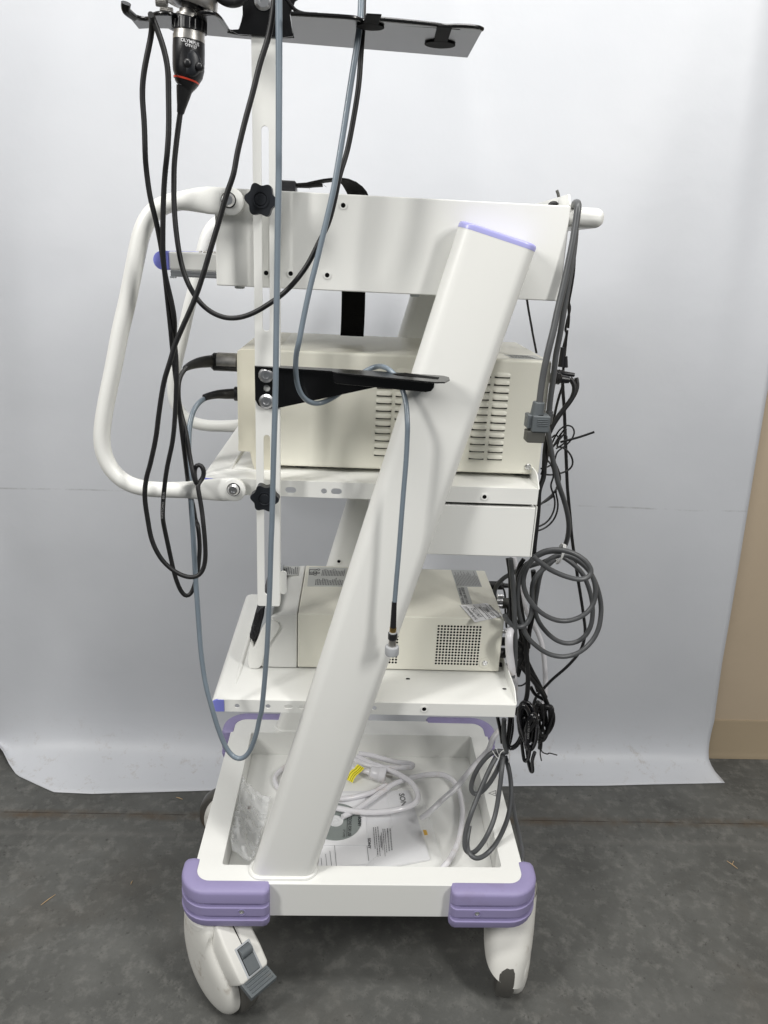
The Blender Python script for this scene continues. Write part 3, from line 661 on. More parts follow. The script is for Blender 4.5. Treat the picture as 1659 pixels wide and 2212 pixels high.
win = [xp(*p, .115) for p in ((330, 700), (322, 830), (290, 960), (262, 1050), (205, 1165), (165, 1200), (128, 1203), (142, 1100), (178, 980), (210, 860), (240, 775), (290, 700))]
MB().plate(win, [], fxz, .110, .305).build('control_panel', m_blackp, U3, .0015)
for (x, y) in ((228, 790), (212, 850), (203, 905), (170, 1000), (150, 1090)):
    p = at('X', x, y, .115); MB().box(p.x-.0022, p.x+.004, .106, .15, p.z-.0045, p.z+.0055).build('key', m_blackp, U3, .001)
cw = [xp(*p, .108) for p in ((345, 700), (480, 700), (445, 860), (380, 910), (300, 1010), (262, 1090), (300, 930), (330, 820))]
MB().plate(cw, [], fxz, .106, .30).build('front_cheek', m_grey, U3, .0012)
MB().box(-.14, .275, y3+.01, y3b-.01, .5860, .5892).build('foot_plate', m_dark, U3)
vh = MB(); a_ = at('H', 645, 550, y3); b_ = at('H', 893, 554, y3); c_ = at('H', 632, 772, y3)
for i in range(14):
    for j in range(14):
        x = a_.x+(b_.x-a_.x)*i/13; z = a_.z+(c_.z-a_.z)*j/13
        vh.add([(x+.0021*math.cos(t*math.pi/5), y3-.0003, z+.0021*math.sin(t*math.pi/5)) for t in range(10)], [tuple(range(10))])
vh.build('vent_perforation', m_dark, U3, smooth=False); vh = MB()
pt = (b_.x-a_.x)/13; x2 = at('c', 588, 1745, y3).x; zb3 = c_.z
for i in range(14):
    for j in range(14):
        x = x2-pt*i; z = zb3-(c_.z-a_.z)*j/13
        vh.add([(x+.0021*math.cos(t*math.pi/5), y3-.0003, z+.0021*math.sin(t*math.pi/5)) for t in range(10)], [tuple(range(10))])
vh.build('vent_perforation', m_dark, U3, smooth=False)
ps = at('Z', 705, 1815, y3)
MB().lathe((ps.x, y3-.0002, ps.z), (0, -1, 0), [(0, .0115), (.0004, .0112), (.0004, .0095), (-.0001, .0070), (-.0001, 0)], 28).build('screw_dimple', m_cream, U3, ang=60)
screw(ps+Vector((0, -.0004, 0)), .0050, U3, t=.0025)
def qz(r, pts, z): return [atz(r, x, y, z) for x, y in pts]
# labels glued to its top: quads ordered so that u runs along the writing
z_ = z3t+.0004
l1 = qz('X', ((958, 400), (1480, 405), (1545, 130), (985, 122)), z_)
la = MB().plate([tuple(p.xy) for p in l1], [], fxy, z3t+.0001, z_).build('top_label', m_palelab, U3)
lines([l1[1], l1[2], l1[3], l1[0]], 17, z_, m_inkg, la, u0=.06, u1=.44, v0=.04, v1=.80, th=.5, jag=.35, seedv=2)
lines([l1[1], l1[2], l1[3], l1[0]], 15, z_, m_inkg, la, u0=.54, u1=.94, v0=.04, v1=.66, th=.45, jag=.35, seedv=3)
dgm = [atz('X', x, y, z_+.0006) for x, y in ((1105, 157), (990, 157), (988, 230), (1050, 230))]
MB().tube(dgm, .0005, 6, smooth=False).build('wiring_diagram', m_ink, la)
cm = MB()
for x, y in ((1120, 157), (1070, 185), (1022, 205), (1115, 205), (1070, 228), (1070, 205)):
    p = atz('X', x, y, z_+.0005); cm.tube([p+Vector((.0035*math.cos(t*.785), .0035*math.sin(t*.785), 0)) for t in range(8)], .0004, 5, closed=True, smooth=False)
cm.build('diagram_pins', m_ink, la)
l2 = qz('X', ((600, 232), (825, 235), (835, 108), (618, 105)), z3t+.0004)
lb_ = MB().plate([tuple(p.xy) for p in l2], [], fxy, z3t-.0012, z3t+.0004).build('top_label', m_palelab, U3)
lines([l2[1], l2[2], l2[3], l2[0]], 8, z3t+.0004, m_inkg, lb_, u0=.05, u1=.9, v0=.03, v1=.97, th=.5, seedv=4)
l3 = qz('Z', ((210, 485), (655, 488), (545, 200), (115, 190)), z_)
lc = MB().plate([tuple(p.xy) for p in l3], [], fxy, z3t+.0001, z_).build('rating_label', m_greylab, U3)
lines([l3[0], l3[3], l3[2], l3[1]], 16, z_, m_inkg, lc, u0=.05, u1=.95, v0=.03, v1=.97, th=.32, jag=.4, seedv=6)
l4 = qz('Z', ((300, 800), (487, 788), (395, 492), (208, 490)), z_)
ld = MB().plate([tuple(p.xy) for p in l4], [], fxy, z3t+.0001, z_).build('conformity_label', m_greylab, U3)
def along(p0, p1): v = (p1-p0); v.z = 0; return v.normalized()
u_ = along(l4[0], l4[3]); w_ = Vector((-u_.y, u_.x, 0))
zl = z_+.0004; fit_text('Calibration - Conforming to', atz('Z', 355, 790, zl), atz('Z', 275, 510, zl), .0052, m_ink, ld)
fit_text('2 Part 1:1/2010, IR-4100/SSR', atz('Z', 425, 785, zl), atz('Z', 335, 500, zl), .0052, m_ink, ld)
l5 = qz('Z', ((530, 1105), (1015, 1002), (745, 772), (272, 812)), z_+.0006)
le = MB().plate([tuple(p.xy) for p in l5], [], fxy, z3t+.0007, z_+.0008).build('service_sticker', m_paper, U3)
u_ = along(l5[0], l5[3]); w_ = along(l5[0], l5[1]); org = l5[0]+Vector((0, 0, .0006)); w2 = Vector((u_.y, -u_.x, 0)); w2 = w2 if w2.dot(w_) > 0 else -w2
Ls = (l5[3]-l5[0]).length; Ws = (l5[1]-l5[0]).length
def sl(s, u0, u1, dw, cap, m=m_ink, bold=0): fit_text(s, org+u_*u0*Ls+w2*dw*Ws, org+u_*u1*Ls+w2*dw*Ws, cap, m, le, bold)
sl('Tyler Bio-Engineering LLC', .10, .90, .15, .0052, bold=.01); sl('S/N/17752', .22, .75, .36, .0085); sl('For Service, 610 269-4848', .10, .80, .56, .0036, bold=.01); sl('c.t. 3882', .2, .75, .74, .0062); sl('For Supplies, 610 269-0848', .12, .85, .93, .0036, bold=.01)
lnm = MB()
for k in (.40, .60, .79): a1 = org+u_*.06*Ls+w2*k*Ws; b1 = org+u_*.9*Ls+w2*k*Ws; lnm.tube([a1, b1], .0003, 4, smooth=False)
lnm.build('ruled_lines', m_inkg, le)
# plugs on its back
for (x, y, r, m) in ((1045, 1265, .0035, m_chrome), (1040, 1440, .008, m_blackp), (1040, 1640, .0095, m_blackp), (1000, 1870, .007, m_blackp)):
    p = at('Z', x, y, y3+.03); MB().lathe((.283, p.y, p.z), (1, 0, 0), [(0, r), (.016, r), (.017, r*.8), (.026, r*.75)], 18).build('rear_connector', m, U3)
for (x, y) in ((945, 858), (990, 945), (1035, 1040)):
    p = at('Z', x, y, y3+.02); MB().lathe((.283, p.y+.05, p.z), (1, 0, 0), [(0, .004), (.010, .004)], 14).build('rear_connector', m_chrome, U3)

# ------------------------------------------------------------------ camera head
CH = thing('camera_head', 'black endoscope camera head with steel coupler hanging from the top tray', 'camera')
Yc = atz('A', 600, 175, Zt).y+.004
def cpath(pts): return [at('A', x, y, Yc) for x, y in pts]
k_ = .4822/1.82278/F*(Yc-CP[1])*1.0
def prt(name, m, rows, n=36, ang=28):   # rows: (x, y, half width) in zoom pixels
    P_ = cpath([(x, y) for x, y, h in rows]); r_ = [h*k_ for x, y, h in rows]
    d = (P_[-1]-P_[0]).normalized()
    # tilt ring planes so that their right side sits lower, as the head leans towards the camera
    return MB().tube(P_, r_, n, smooth=False).build(name, m, CH, ang=ang)
prt('coupler', m_steel, [(636, -60, 170), (634, -10, 178), (630, 50, 176), (628, 62, 165)], ang=40)
prt('coupler_window', m_black, [(630, 60, 150), (622, 92, 95)])
prt('coupler_neck', m_steel, [(622, 90, 72), (618, 130, 78), (616, 132, 92), (615, 160, 98)])
prt('focus_ring', m_blackp, [(615, 160, 108), (613, 172, 113), (612, 262, 113), (612, 266, 106)])
rg = MB()
P0 = at('A', 614, 175, Yc); P1 = at('A', 612, 260, Yc); dd = (P1-P0).normalized(); e1 = dd.orthogonal().normalized(); e2 = dd.cross(e1)
for i in range(18):
    t = 2*math.pi*i/18; c_ = e1*math.cos(t)+e2*math.sin(t); rg.tube([P0+c_*113*k_, P1+c_*113*k_], .0014, 8, smooth=False)
rg.build('grip_ribs', m_blackp, CH)
prt('lower_ring', m_steel, [(612, 262, 106), (611, 300, 106), (610, 302, 110), (609, 340, 110)])
prt('body', m_blackp, [(609, 338, 109), (608, 400, 111), (607, 500, 111), (606, 560, 110), (600, 610, 104), (592, 650, 88), (590, 655, 86)], ang=60)
prt('orange_band', m_orange, [(590, 650, 92), (588, 664, 89)])
prt('tail_collar', m_blackp, [(588, 664, 84), (584, 690, 76), (578, 712, 62), (576, 716, 58)])
prt('strain_relief', m_bcab, [(575, 712, 58), (566, 770, 50), (556, 830, 40), (548, 880, 31), (540, 925, 25)], ang=60)
# thumb pad and buttons on the facing side
pc = at('A', 640, 535, Yc)+Vector((0, -111*k_*.93, 0))
pad = MB()
for i in range(1): pass
vs = []; ns = 28
for j, (s_, dy) in enumerate(((1.0, .004), (.97, .0006), (.85, -.0004), (.5, -.0012), (.02, -.0015))):
    for i in range(ns):
        t = 2*math.pi*i/ns; vs.append((pc.x+75*k_*s_*math.cos(t), pc.y+dy+abs(math.cos(t)*s_)**2*.0045, pc.z+88*k_*s_*math.sin(t)))
pad.add(vs, [(i*ns+k, i*ns+(k+1) % ns, (i+1)*ns+(k+1) % ns, (i+1)*ns+k) for i in range(4) for k in range(ns)]+[tuple(range(4*ns, 5*ns))])
pad.build('thumb_pad', m_knob, CH, ang=60)
for x, y in ((598, 515), (694, 545)):
    p = at('A', x, y, pc.y-.002+(.0015 if x < 640 else .003))
    MB().lathe(p+Vector((0, .004, 0)), (0, -1, 0), [(0, 30*k_), (.0045, 30*k_), (.0062, 22*k_), (.0068, 10*k_), (.0069, 0)], 20).build('button', m_blackp, CH, ang=60)
def wrap(name, s, x, y, size, m):
    org = at('A', x, y, Yc-111*k_-.0006); rad = 111*k_+.0005
    o = text(name, s, (0, 0, 0), (1, 0, 0), (0, 0, 1), size, m, CH, bold=.02)
    w = max(v.co.x for v in o.data.vertices); cx0 = at('A', 608, y, Yc)
    off = at('A', x, y, Yc).x-cx0.x
    for v in o.data.vertices:
        a = (v.co.x-w/2+off)/rad; zz_ = v.co.z
        v.co = Vector((cx0.x+rad*math.sin(a), Yc-rad*math.cos(a), cx0.z+zz_-.0018*math.sin(a)*1.0-.0012*a))
wrap('lettering', 'OLYMPUS', 648, 378, .0050, m_wink); wrap('lettering', 'OTV-S7', 655, 408, .0042, m_wink)
for (x, y, w, h) in ((390, 10, 48, 26), (430, 85, 52, 22)):
    p0 = at('A', x-w, y, Yc-.01); p1 = at('A', x+w*.9, y+14, Yc-.01)
    kn = MB().tube([p0, p1], h*k_, 24, smooth=False)
    d_ = (p1-p0).normalized(); a1 = d_.orthogonal().normalized(); a2 = d_.cross(a1)
    for i in range(16):
        t = 2*math.pi*i/16; cc = (a1*math.cos(t)+a2*math.sin(t))*h*k_; kn.tube([p0+cc, p1+cc], .0007, 6, smooth=False)
    kn.build('clamp_knob', m_steel, CH)
cc = MB()
RB = .00335
a1 = seg('A', Yc, Yc, [(540, 915), (515, 1100), (490, 1330)])+seg('C', Yc, -.075, [(556, 60), (556, 250), (572, 450), (605, 650), (660, 800), (740, 915), (830, 978), (930, 1003), (1050, 978), (1180, 905), (1300, 812), (1420, 665), (1500, 510), (1565, 380), (1605, 230), (1640, 60)])+seg('B', -.07, -.06, [(440, 1000), (480, 800), (518, 560), (534, 330), (545, 180), (548, 20), (550, -120)])
cc.tube(a1, RB, 12)
a2 = seg('A', -.085, -.085, [(1310, -60), (1295, 100), (1262, 290), (1190, 520), (1130, 760), (1065, 1000), (1005, 1250)])+seg('C', -.085, -.07, [(945, 60), (900, 190), (852, 360), (792, 560), (742, 730), (690, 880), (620, 1040), (560, 1180)])+seg('E', -.07, -.06, [(535, 190), (490, 340), (458, 540), (438, 700), (402, 870), (375, 970), (365, 1090), (385, 1240)])+seg('G', -.06, -.045, [(180, 140), (240, 265), (315, 345), (400, 397), (485, 412), (540, 378), (568, 290), (566, 150), (555, 30)])+seg('E', -.04, -.035, [(738, 1180), (722, 1080), (710, 1005)])+seg('E', -.028, -.028, [(742, 975), (752, 915), (720, 872), (690, 905), (696, 985)])+seg('E', -.036, -.036, [(712, 1008), (692, 985)])+seg('S', -.036, .02, [(530, 1690), (490, 1490), (440, 1180), (390, 980), (350, 800), (338, 640), (350, 480), (395, 385), (450, 318)])
cc.tube(a2, RB*1.02, 12, relax=2)
a3 = seg('A', -.11, -.10, [(300, 105), (285, 150), (325, 260)])
strandL = [at('A', 298, 118, -.115), at('A', 312, 180, -.10)]+seg('A', -.095, -.085, [(300, 300), (262, 480), (235, 640), (229, 800), (245, 1000), (252, 1250)])+seg('C', -.08, -.055, [(372, 0), (398, 200), (440, 370), (476, 560), (497, 720), (516, 900), (535, 1080)])+seg('E', -.05, .012, [(545, 120), (562, 270), (585, 460), (602, 620), (622, 780), (640, 930), (655, 1050), (680, 1140), (700, 1260)])+seg('G', .0, -.03, [(512, 20), (528, 180), (518, 330), (500, 430), (472, 520), (435, 560), (390, 510), (348, 400), (318, 270), (290, 140), (265, 20)])+seg('E', -.04, -.045, [(482, 1200), (490, 1060), (510, 900), (548, 720), (565, 520), (572, 330), (570, 180), (558, 60)])+seg('C', -.06, -.09, [(560, 1010), (535, 870), (510, 770), (487, 640), (483, 450), (488, 200), (500, 20)])+seg('A', -.095, -.105, [(428, 1300), (445, 1050), (442, 700), (438, 560), (400, 380), (350, 240), (312, 140), (298, 108)])
cc.tube(strandL, RB, 12)
cc.build('cable', m_bcab, CH, ang=80)
# plug into the processor
pg = seg('S', .02, .085, [(430, 335), (500, 295), (600, 262), (690, 248), (770, 240)])
MB().tube(pg, [.0042, .0060, .0078, .0088, .0094], 18).build('plug_boot', m_bcab, CH)
px = at('S', 770, 245, .09); pe = at('S', 1125, 250, .09)
MB().lathe(px, (1, 0, 0), [(0, .0100), (.004, .0138), (.045, .0138), (.049, .012), ((pe-px).x, .011)], 28).build('plug_body', m_blackp, CH)
MB().lathe(px+Vector((.0095, 0, .0006)), (1, 0, 0), [(0, .0136), (.0003, .0140), (.030, .0140), (.0303, .0136)], 28).build('plug_sleeve', m_steel, CH)
text('lettering', 'SUMITOMO   801A', at('E', 484, 1232, -.0535), (at('E', 496, 1040, -.0535)-at('E', 482, 1232, -.0535)).normalized(), Vector((-1, 0, 0)), .0050, m_cabink, CH)
text('lettering', '801A  SUMITOMO', at('C', 466, 480, -.0705), (at('C', 436, 330, -.0705)-at('C', 466, 480, -.0705)).normalized(), Vector((-1, 0, -.2)).normalized(), .0042, m_cabink, CH)

def cable(name, label, cat, m, tubes, group=None):
    if group is None and len(tubes) and not isinstance(tubes[0], tuple): tubes = [tubes]
    mb = MB()
    for pts, r in tubes: mb.tube(pts, r, 12)
    return tag(mb.build(name, m, ang=80), label, cat, group)
# black loop at the very top
cable('black_cord', 'thick black loop of cable just above the hanger tray at the top edge', 'cable', m_bcab, [(seg('A', -.06, -.06, [(820, -80), (880, -12), (960, 15), (1030, -5), (1070, -70)]), .0062)])
# ------------------------------------------------------------------ blue-grey light cables
H1 = thing('light_cable', 'long blue-grey cable hanging straight past the pole and looping up to the processor', 'cable')
h1 = seg('A', -.095, -.09, [(1343, -60), (1345, 300), (1345, 800), (1343, 1300)])+seg('C', -.088, -.085, [(1241, 0), (1234, 400), (1228, 800), (1222, 1250)])+seg('E', -.085, -.082, [(1219, 400), (1206, 850), (1196, 1250)])+seg('G', -.082, -.07, [(1046, 150), (1036, 500), (1018, 900), (1000, 1150), (975, 1400)])+seg('b', -.068, -.05, [(530, 400), (498, 560), (445, 710), (390, 785), (335, 806), (275, 778), (205, 680), (130, 490)])+seg('G', -.048, -.02, [(620, 1370), (572, 1190), (537, 950), (512, 620), (492, 320), (478, 60)])+seg('E', -.015, .06, [(672, 1200), (662, 1050), (655, 900), (652, 740), (662, 600), (690, 510), (730, 462), (762, 445)])
MB().tube(h1, .0040, 14).build('cable_run', m_hose, H1, ang=80)
bt = seg('S', .055, .088, [(680, 715), (760, 690), (860, 672), (960, 668), (1075, 664)])
MB().tube(bt, [.0052, .0058, .0068, .0078, .0084], 18).build('plug_boot', m_blackp, H1)
pe = at('S', 1070, 664, .09); MB().lathe(pe, (1, 0, 0), [(0, .0098), (.001, .0112), (.006, .0112), (.007, .0104), (.013, .0104)], 24).build('plug_collar', m_blackp, H1)
H2 = thing('light_cable', 'blue-grey cable threaded through the black side bracket, its capped tip dangling free', 'cable')
h2 = seg('B', -.075, -.085, [(536, -80), (532, 60), (520, 210), (490, 400), (455, 620), (420, 850), (382, 1080), (352, 1250)])+seg('C', -.085, -.085, [(1578, 250), (1505, 560), (1440, 820), (1398, 1020), (1368, 1180)])+seg('E', -.08, -.030, [(1356, 140), (1350, 260), (1368, 380), (1415, 455), (1480, 482)])+seg('U', -.025, -.005, [(690, 432), (780, 385), (860, 320), (930, 250), (1000, 200), (1070, 172)])+seg('U', -.030, -.078, [(1135, 176), (1190, 212), (1235, 275), (1270, 360), (1292, 460), (1298, 600)])+seg('F', -.078, -.075, [(422, 520), (414, 700), (400, 870), (386, 1050), (372, 1230)])+seg('H', -.075, -.075, [(394, 270), (383, 405)])
MB().tube(h2, .0037, 14).build('cable_run', m_hose, H2, ang=80)
p0 = at('c', 535, 150, -.075); p1 = at('c', 460, 1690, -.075); dv = (p1-p0); Ln = dv.length; dv.normalize()
kc = .13566/1.82278/F*(1.0)*1.05
def fr_(y): return (y-150)/1540*Ln
def cl(name, m, rows, n=28, ang=30): MB().lathe(p0, dv, [(fr_(y), h*kc) for y, h in rows], n).build(name, m, H2, ang=ang)
cl('strain_relief', m_blackp, [(150, 78), (160, 78), (500, 86), (860, 98), (880, 98)])
cl('brass_ferrule', m_brass, [(870, 104), (885, 106), (990, 108), (1010, 100)])
cl('grey_collar', m_grey, [(1000, 118), (1060, 128), (1080, 128)])
cl('locking_ring', m_blackp, [(1035, 140), (1050, 148), (1190, 148), (1225, 128), (1235, 118)], n=12, ang=20)
cl('tip', m_steel, [(1230, 118), (1390, 118), (1440, 124), (1450, 118)])
cl('tip_cap', mat('translucent_grey_cap', (.36, .37, .385), .5), [(1415, 150), (1425, 205), (1450, 220), (1645, 220), (1660, 208), (1662, 80)])

# ------------------------------------------------------------------ power cords at the right
G1 = thing('power_cord', 'grey power cord draped over the top right corner, square socket plug dangling', 'power cord')
g1 = [at('V', 770, 430, .06), at('V', 790, 370, .03)]+seg('V', .0, -.018, [(838, 372), (825, 500), (800, 680), (765, 900), (715, 1150), (650, 1450), (580, 1750), (520, 2000), (485, 2180)])+seg('O', -.02, -.022, [(600, 240), (545, 480), (500, 720), (468, 960), (455, 1090)])
MB().tube(g1, .0049, 14).build('cord_run', m_gcab, G1, ang=80)
pc = at('O', 450, 1060, -.022)
MB().lathe(pc+Vector((0, 0, .002)), (-.05, 0, -1), [(0, .0080), (.001, .0088), (.020, .0100), (.024, .0100)], 24).build('plug_neck', m_plug, G1)
pq = at('O', 460, 1330, -.024)
k3 = .27119/1.82278/F*1.052
MB().box(pq.x-130*k3, pq.x+132*k3, -.036, -.008, pq.z-140*k3, pq.z+108*k3).build('plug_shell', m_plug, G1, .0022, 3)
MB().box(pq.x-195*k3, pq.x-125*k3, -.030, -.008, pq.z-100*k3, pq.z+105*k3).build('plug_side', m_plug, G1, .0015, 3)
MB().plate([(pq.x-185*k3, -.034), (pq.x+75*k3, -.034), (pq.x+90*k3, -.030), (pq.x+90*k3, -.012), (pq.x-190*k3, -.012), (pq.x-190*k3, -.028)], [], fxy, pq.z-300*k3, pq.z-130*k3).build('plug_face', m_plug2, G1, .0018, 3)
gr = MB()
for i in range(4): gr.box(pq.x-65*k3, pq.x+95*k3, -.0368, -.0358, pq.z+(55-28*i)*k3-.0006, pq.z+(55-28*i)*k3+.0006)
gr.build('grip_ridges', m_plug, G1, .0003)
MB().box(pc.x-.001, pc.x+.006, -.0325, -.031, pc.z-.0175, pc.z-.0155).build('neck_slot', m_dark, G1)

G2 = thing('power_cord', 'long grey power cord coiled in big rings tied with white wire at the right', 'power cord')
RG = .0044
g2 = MB()
g2.tube(seg('V', .06, .05, [(800, 760), (780, 1000), (745, 1250), (700, 1500), (650, 1800), (600, 2100)])+seg('O', .05, .05, [(740, 150), (700, 330), (675, 550), (645, 800), (615, 1000), (600, 1180)]), RG, 12)
g2.lathe(at('O', 605, 1175, .05), (0, 0, -1), [(0, RG*1.3), (.004, RG*1.3), (.004, RG*1.5), (.02, RG*1.3)], 16)
g2.tube(seg('O', .09, .10, [(560, 1350), (585, 1500), (620, 1700), (655, 1900), (700, 2080)])+seg('P', .10, .27, [(735, 20), (785, 160), (825, 320), (835, 450), (812, 575), (765, 665), (690, 722), (590, 768), (470, 805), (340, 855), (225, 910), (145, 985), (115, 1060), (120, 1130)]), RG, 12)
g2.tube(seg('P', .05, .16, [(480, 712), (560, 775), (650, 840), (750, 888), (860, 925), (960, 940), (1040, 910), (1058, 850), (1005, 765), (905, 695), (785, 655), (650, 650), (540, 690), (460, 770), (405, 880), (395, 985), (430, 1100), (520, 1220), (640, 1305), (770, 1342), (900, 1322), (1010, 1262), (1070, 1180), (1095, 1070), (1078, 940), (1010, 820), (905, 730), (800, 700), (690, 715), (610, 780), (555, 900), (525, 1070), (505, 1220), (540, 1340), (620, 1450), (720, 1530), (830, 1560), (940, 1530), (1020, 1450), (1062, 1330), (1062, 1160), (1022, 1000), (960, 870), (860, 775), (770, 715)]), RG, 12)
g2.tube(seg('P', .13, .08, [(760, 690), (900, 740), (1020, 840), (1090, 960), (1140, 1130), (1146, 1290), (1110, 1450), (1020, 1580), (900, 1662), (770, 1686), (640, 1660), (530, 1590), (430, 1490), (370, 1340), (338, 1170), (345, 990), (400, 840), (500, 730), (640, 665), (760, 670)]), RG, 12)
g2.tube(seg('P', .12, .08, [(700, 740), (600, 830), (520, 900), (480, 1000), (480, 1150), (470, 1280), (420, 1380), (330, 1400), (240, 1340), (215, 1290)]), RG, 12)
g2.build('cord_run', m_gcab, G2, ang=80)
tp = at('P', 757, 690, .12); tt = MB()
for k in range(3): tt.tube([tp+Vector(((.002*k-.002)+.004*math.cos(t), .014*math.sin(t*1.0), .021*math.cos(t+.2*k))) for t in np.linspace(0, 6.28, 13)[:-1]], .0011, 7, closed=True)
tt.build('wire_tie', m_wtie, G2)
p = at('P', 165, 1168, .27); MB().lathe(p+Vector((-.02, 0, 0)), (1, 0, .1), [(0, .011), (.02, .012), (.028, .009), (.034, .006)], 16).build('cord_plug', m_plug, G2)

G3 = thing('power_cord', 'grey power cord tied in hanging loops over the right rim of the base tray', 'power cord')
g3 = MB()
g3.tube(seg('P', .085, .085, [(270, 735), (285, 900), (305, 1150), (312, 1400), (318, 1600), (312, 1800)])+seg('Q', .08, .09, [(600, 190)]), RG, 12)
g3.tube(seg('Q', .10, .10, [(510, 640), (508, 780), (515, 920), (555, 1020), (500, 990), (420, 985), (340, 1035), (255, 1130), (185, 1250), (150, 1380), (165, 1450), (225, 1462), (320, 1380), (400, 1260), (470, 1120), (500, 1030)]), RG*1.05, 12)
g3.tube(seg('Q', .11, .03, [(470, 1000), (430, 1040), (360, 1170), (280, 1350), (205, 1530), (145, 1690)])+seg('Q', .03, .02, [(95, 1850), (78, 1990), (95, 2080), (150, 2110), (230, 2050)])+seg('Q', .02, .10, [(330, 1900), (410, 1700), (455, 1450), (485, 1200), (500, 1050)]), RG*1.03, 12)
g3.tube(seg('Q', .12, .01, [(520, 1040), (560, 1170), (585, 1330), (588, 1480), (560, 1680), (500, 1850), (420, 2000), (320, 2110), (220, 2160)])+seg('Q', .01, .06, [(150, 2130), (112, 2050), (110, 1950), (135, 1800)]), RG*1.03, 12)
g3.tube([at('Q', 575, 1250, .22), at('Q', 600, 1500, .22), at('Q', 640, 1750, .16), at('Q', 690, 1980, .09), at('Q', 712, 2120, .04), at('Q', 715, 2240, .02), Vector((.377, .06, .14)), Vector((.375, .15, .05)), Vector((.36, .22, .006)), Vector((.30, .3, .006))], RG, 12)
g3.build('cord_run', m_gcab, G3, ang=80)
tt = MB(); tp = at('Q', 480, 1000, .09)
tt.tube(seg('Q', .088, .088, [(385, 985), (420, 1040), (450, 1065), (470, 1010), (510, 975)]), .0009, 6); tt.tube(seg('Q', .088, .10, [(430, 960), (440, 1000), (460, 1050), (440, 1065)]), .0009, 6); tt.tube(seg('Q', .088, .10, [(565, 990), (572, 1050), (560, 1110)]), .0009, 6)
tt.build('wire_tie', m_wtie, G3)

# white cords
cable('white_cord', 'white cord running from the back of the lower printer down behind the shelf edge', 'power cord', m_wcab,
      [([at('P', 290, 1425, .10), at('P', 262, 1440, .08)]+seg('P', .07, .09, [(256, 1520), (260, 1640), (280, 1780), (298, 1900)])+[at('Q', 620, 260, .14), at('Q', 625, 420, .20)], .0072)])
cable('white_cord', 'long white cord hanging behind the black cables, right of the lower shelf', 'power cord', m_wcab,
      [(seg('P', .26, .26, [(300, 720), (340, 900), (370, 1080), (420, 1230), (490, 1370), (555, 1500), (590, 1650), (605, 1820), (608, 2000), (600, 2090)])+seg('Q', .26, .22, [(930, 480), (880, 640)]), .0052)])

# black cables
BK = 'thin black leads at the rear'
cable('black_cord', 'thick pair of black leads curving down from plugs behind the upper processor', 'cable', m_bcab,
      [(seg('O', .12, .10, [(900, 700), (960, 760), (975, 860), (940, 980), (850, 1100), (740, 1240), (650, 1380), (580, 1520), (545, 1680), (530, 1900), (520, 2150)])+seg('P', .095, .09, [(548, 60), (540, 250), (520, 450), (500, 620), (495, 740)]), .0042),
       (seg('O', .13, .11, [(990, 690), (1015, 760), (1005, 860), (960, 960), (870, 1080), (770, 1210), (670, 1360), (600, 1500), (560, 1650), (550, 1900), (500, 2100)]), .0034)])
o = bpy.data.objects['black_cord.001']
pA_ = at('O', 640, 690, .10)
for (x, y, r, l_, Y) in ((625, 690, .0098, 150, .10), (640, 610, .0060, 190, .13)):
    p = at('O', x, y, Y); MB().lathe(p, (1, 0, -.08), [(0, r)]+[(l_*k3*i/8, r*(1 if i % 2 else .86)) for i in range(1, 9)]+[(l_*k3*1.1, r*.7), (l_*k3*2.0, r*.55)], 18).build('plug', m_blackp, o)
cable('black_cord', 'thin black lead hanging farthest right behind the grey coil', 'cable', m_bcab,
      [(seg('O', .20, .22, [(790, 720), (800, 900), (820, 1200), (830, 1500), (845, 1850), (858, 2180)])+seg('P', .22, .22, [(822, 60), (845, 300), (868, 560), (910, 850), (950, 1100), (982, 1320), (992, 1480), (940, 1640), (810, 1790), (680, 1900), (590, 1995), (520, 2070), (490, 2160)]), .0030)])
cable('black_cord', 'thin black lead dropping from the top right corner of the housing behind the grey cords', 'cable', m_bcab, [(seg('V', .12, .14, [(790, 900), (785, 1150), (770, 1400), (720, 1700), (690, 1850), (705, 1980), (690, 2180)]), .0020)])
cable('black_cord', 'short thin black lead just left of its twin between housing and processor plugs', 'cable', m_bcab, [(seg('V', .14, .16, [(690, 1780), (715, 1900), (680, 2060), (650, 2200)])+seg('O', .16, .18, [(850, 60), (800, 260)]), .0020)])
o = cable('black_cord', 'black lead with molded plugs passing behind the processor plugs at the right', 'cable', m_bcab, [(seg('O', .15, .17, [(860, 0), (840, 180), (820, 400), (800, 600), (810, 760), (760, 900), (710, 1080), (680, 1220), (650, 1400)]), .0022)])
cable('black_cord', 'single straight black lead slanting down behind the processor below the housing', 'cable', m_bcab, [(seg('V', .3, .3, [(90, 1760), (120, 1950), (165, 2200)])+seg('O', .3, .3, [(350, 0), (385, 180), (415, 335)]), .0020)])
for (x0, y0, x1, y1, r) in ((800, 250, 775, 530, .0058), (835, 380, 828, 540, .0050)):
    MB().tube([at('O', x0, y0, .15), at('O', x1, y1, .15)], [(r*.7, r*.7), (r, r)], 16, smooth=False).build('plug', m_blackp, o)
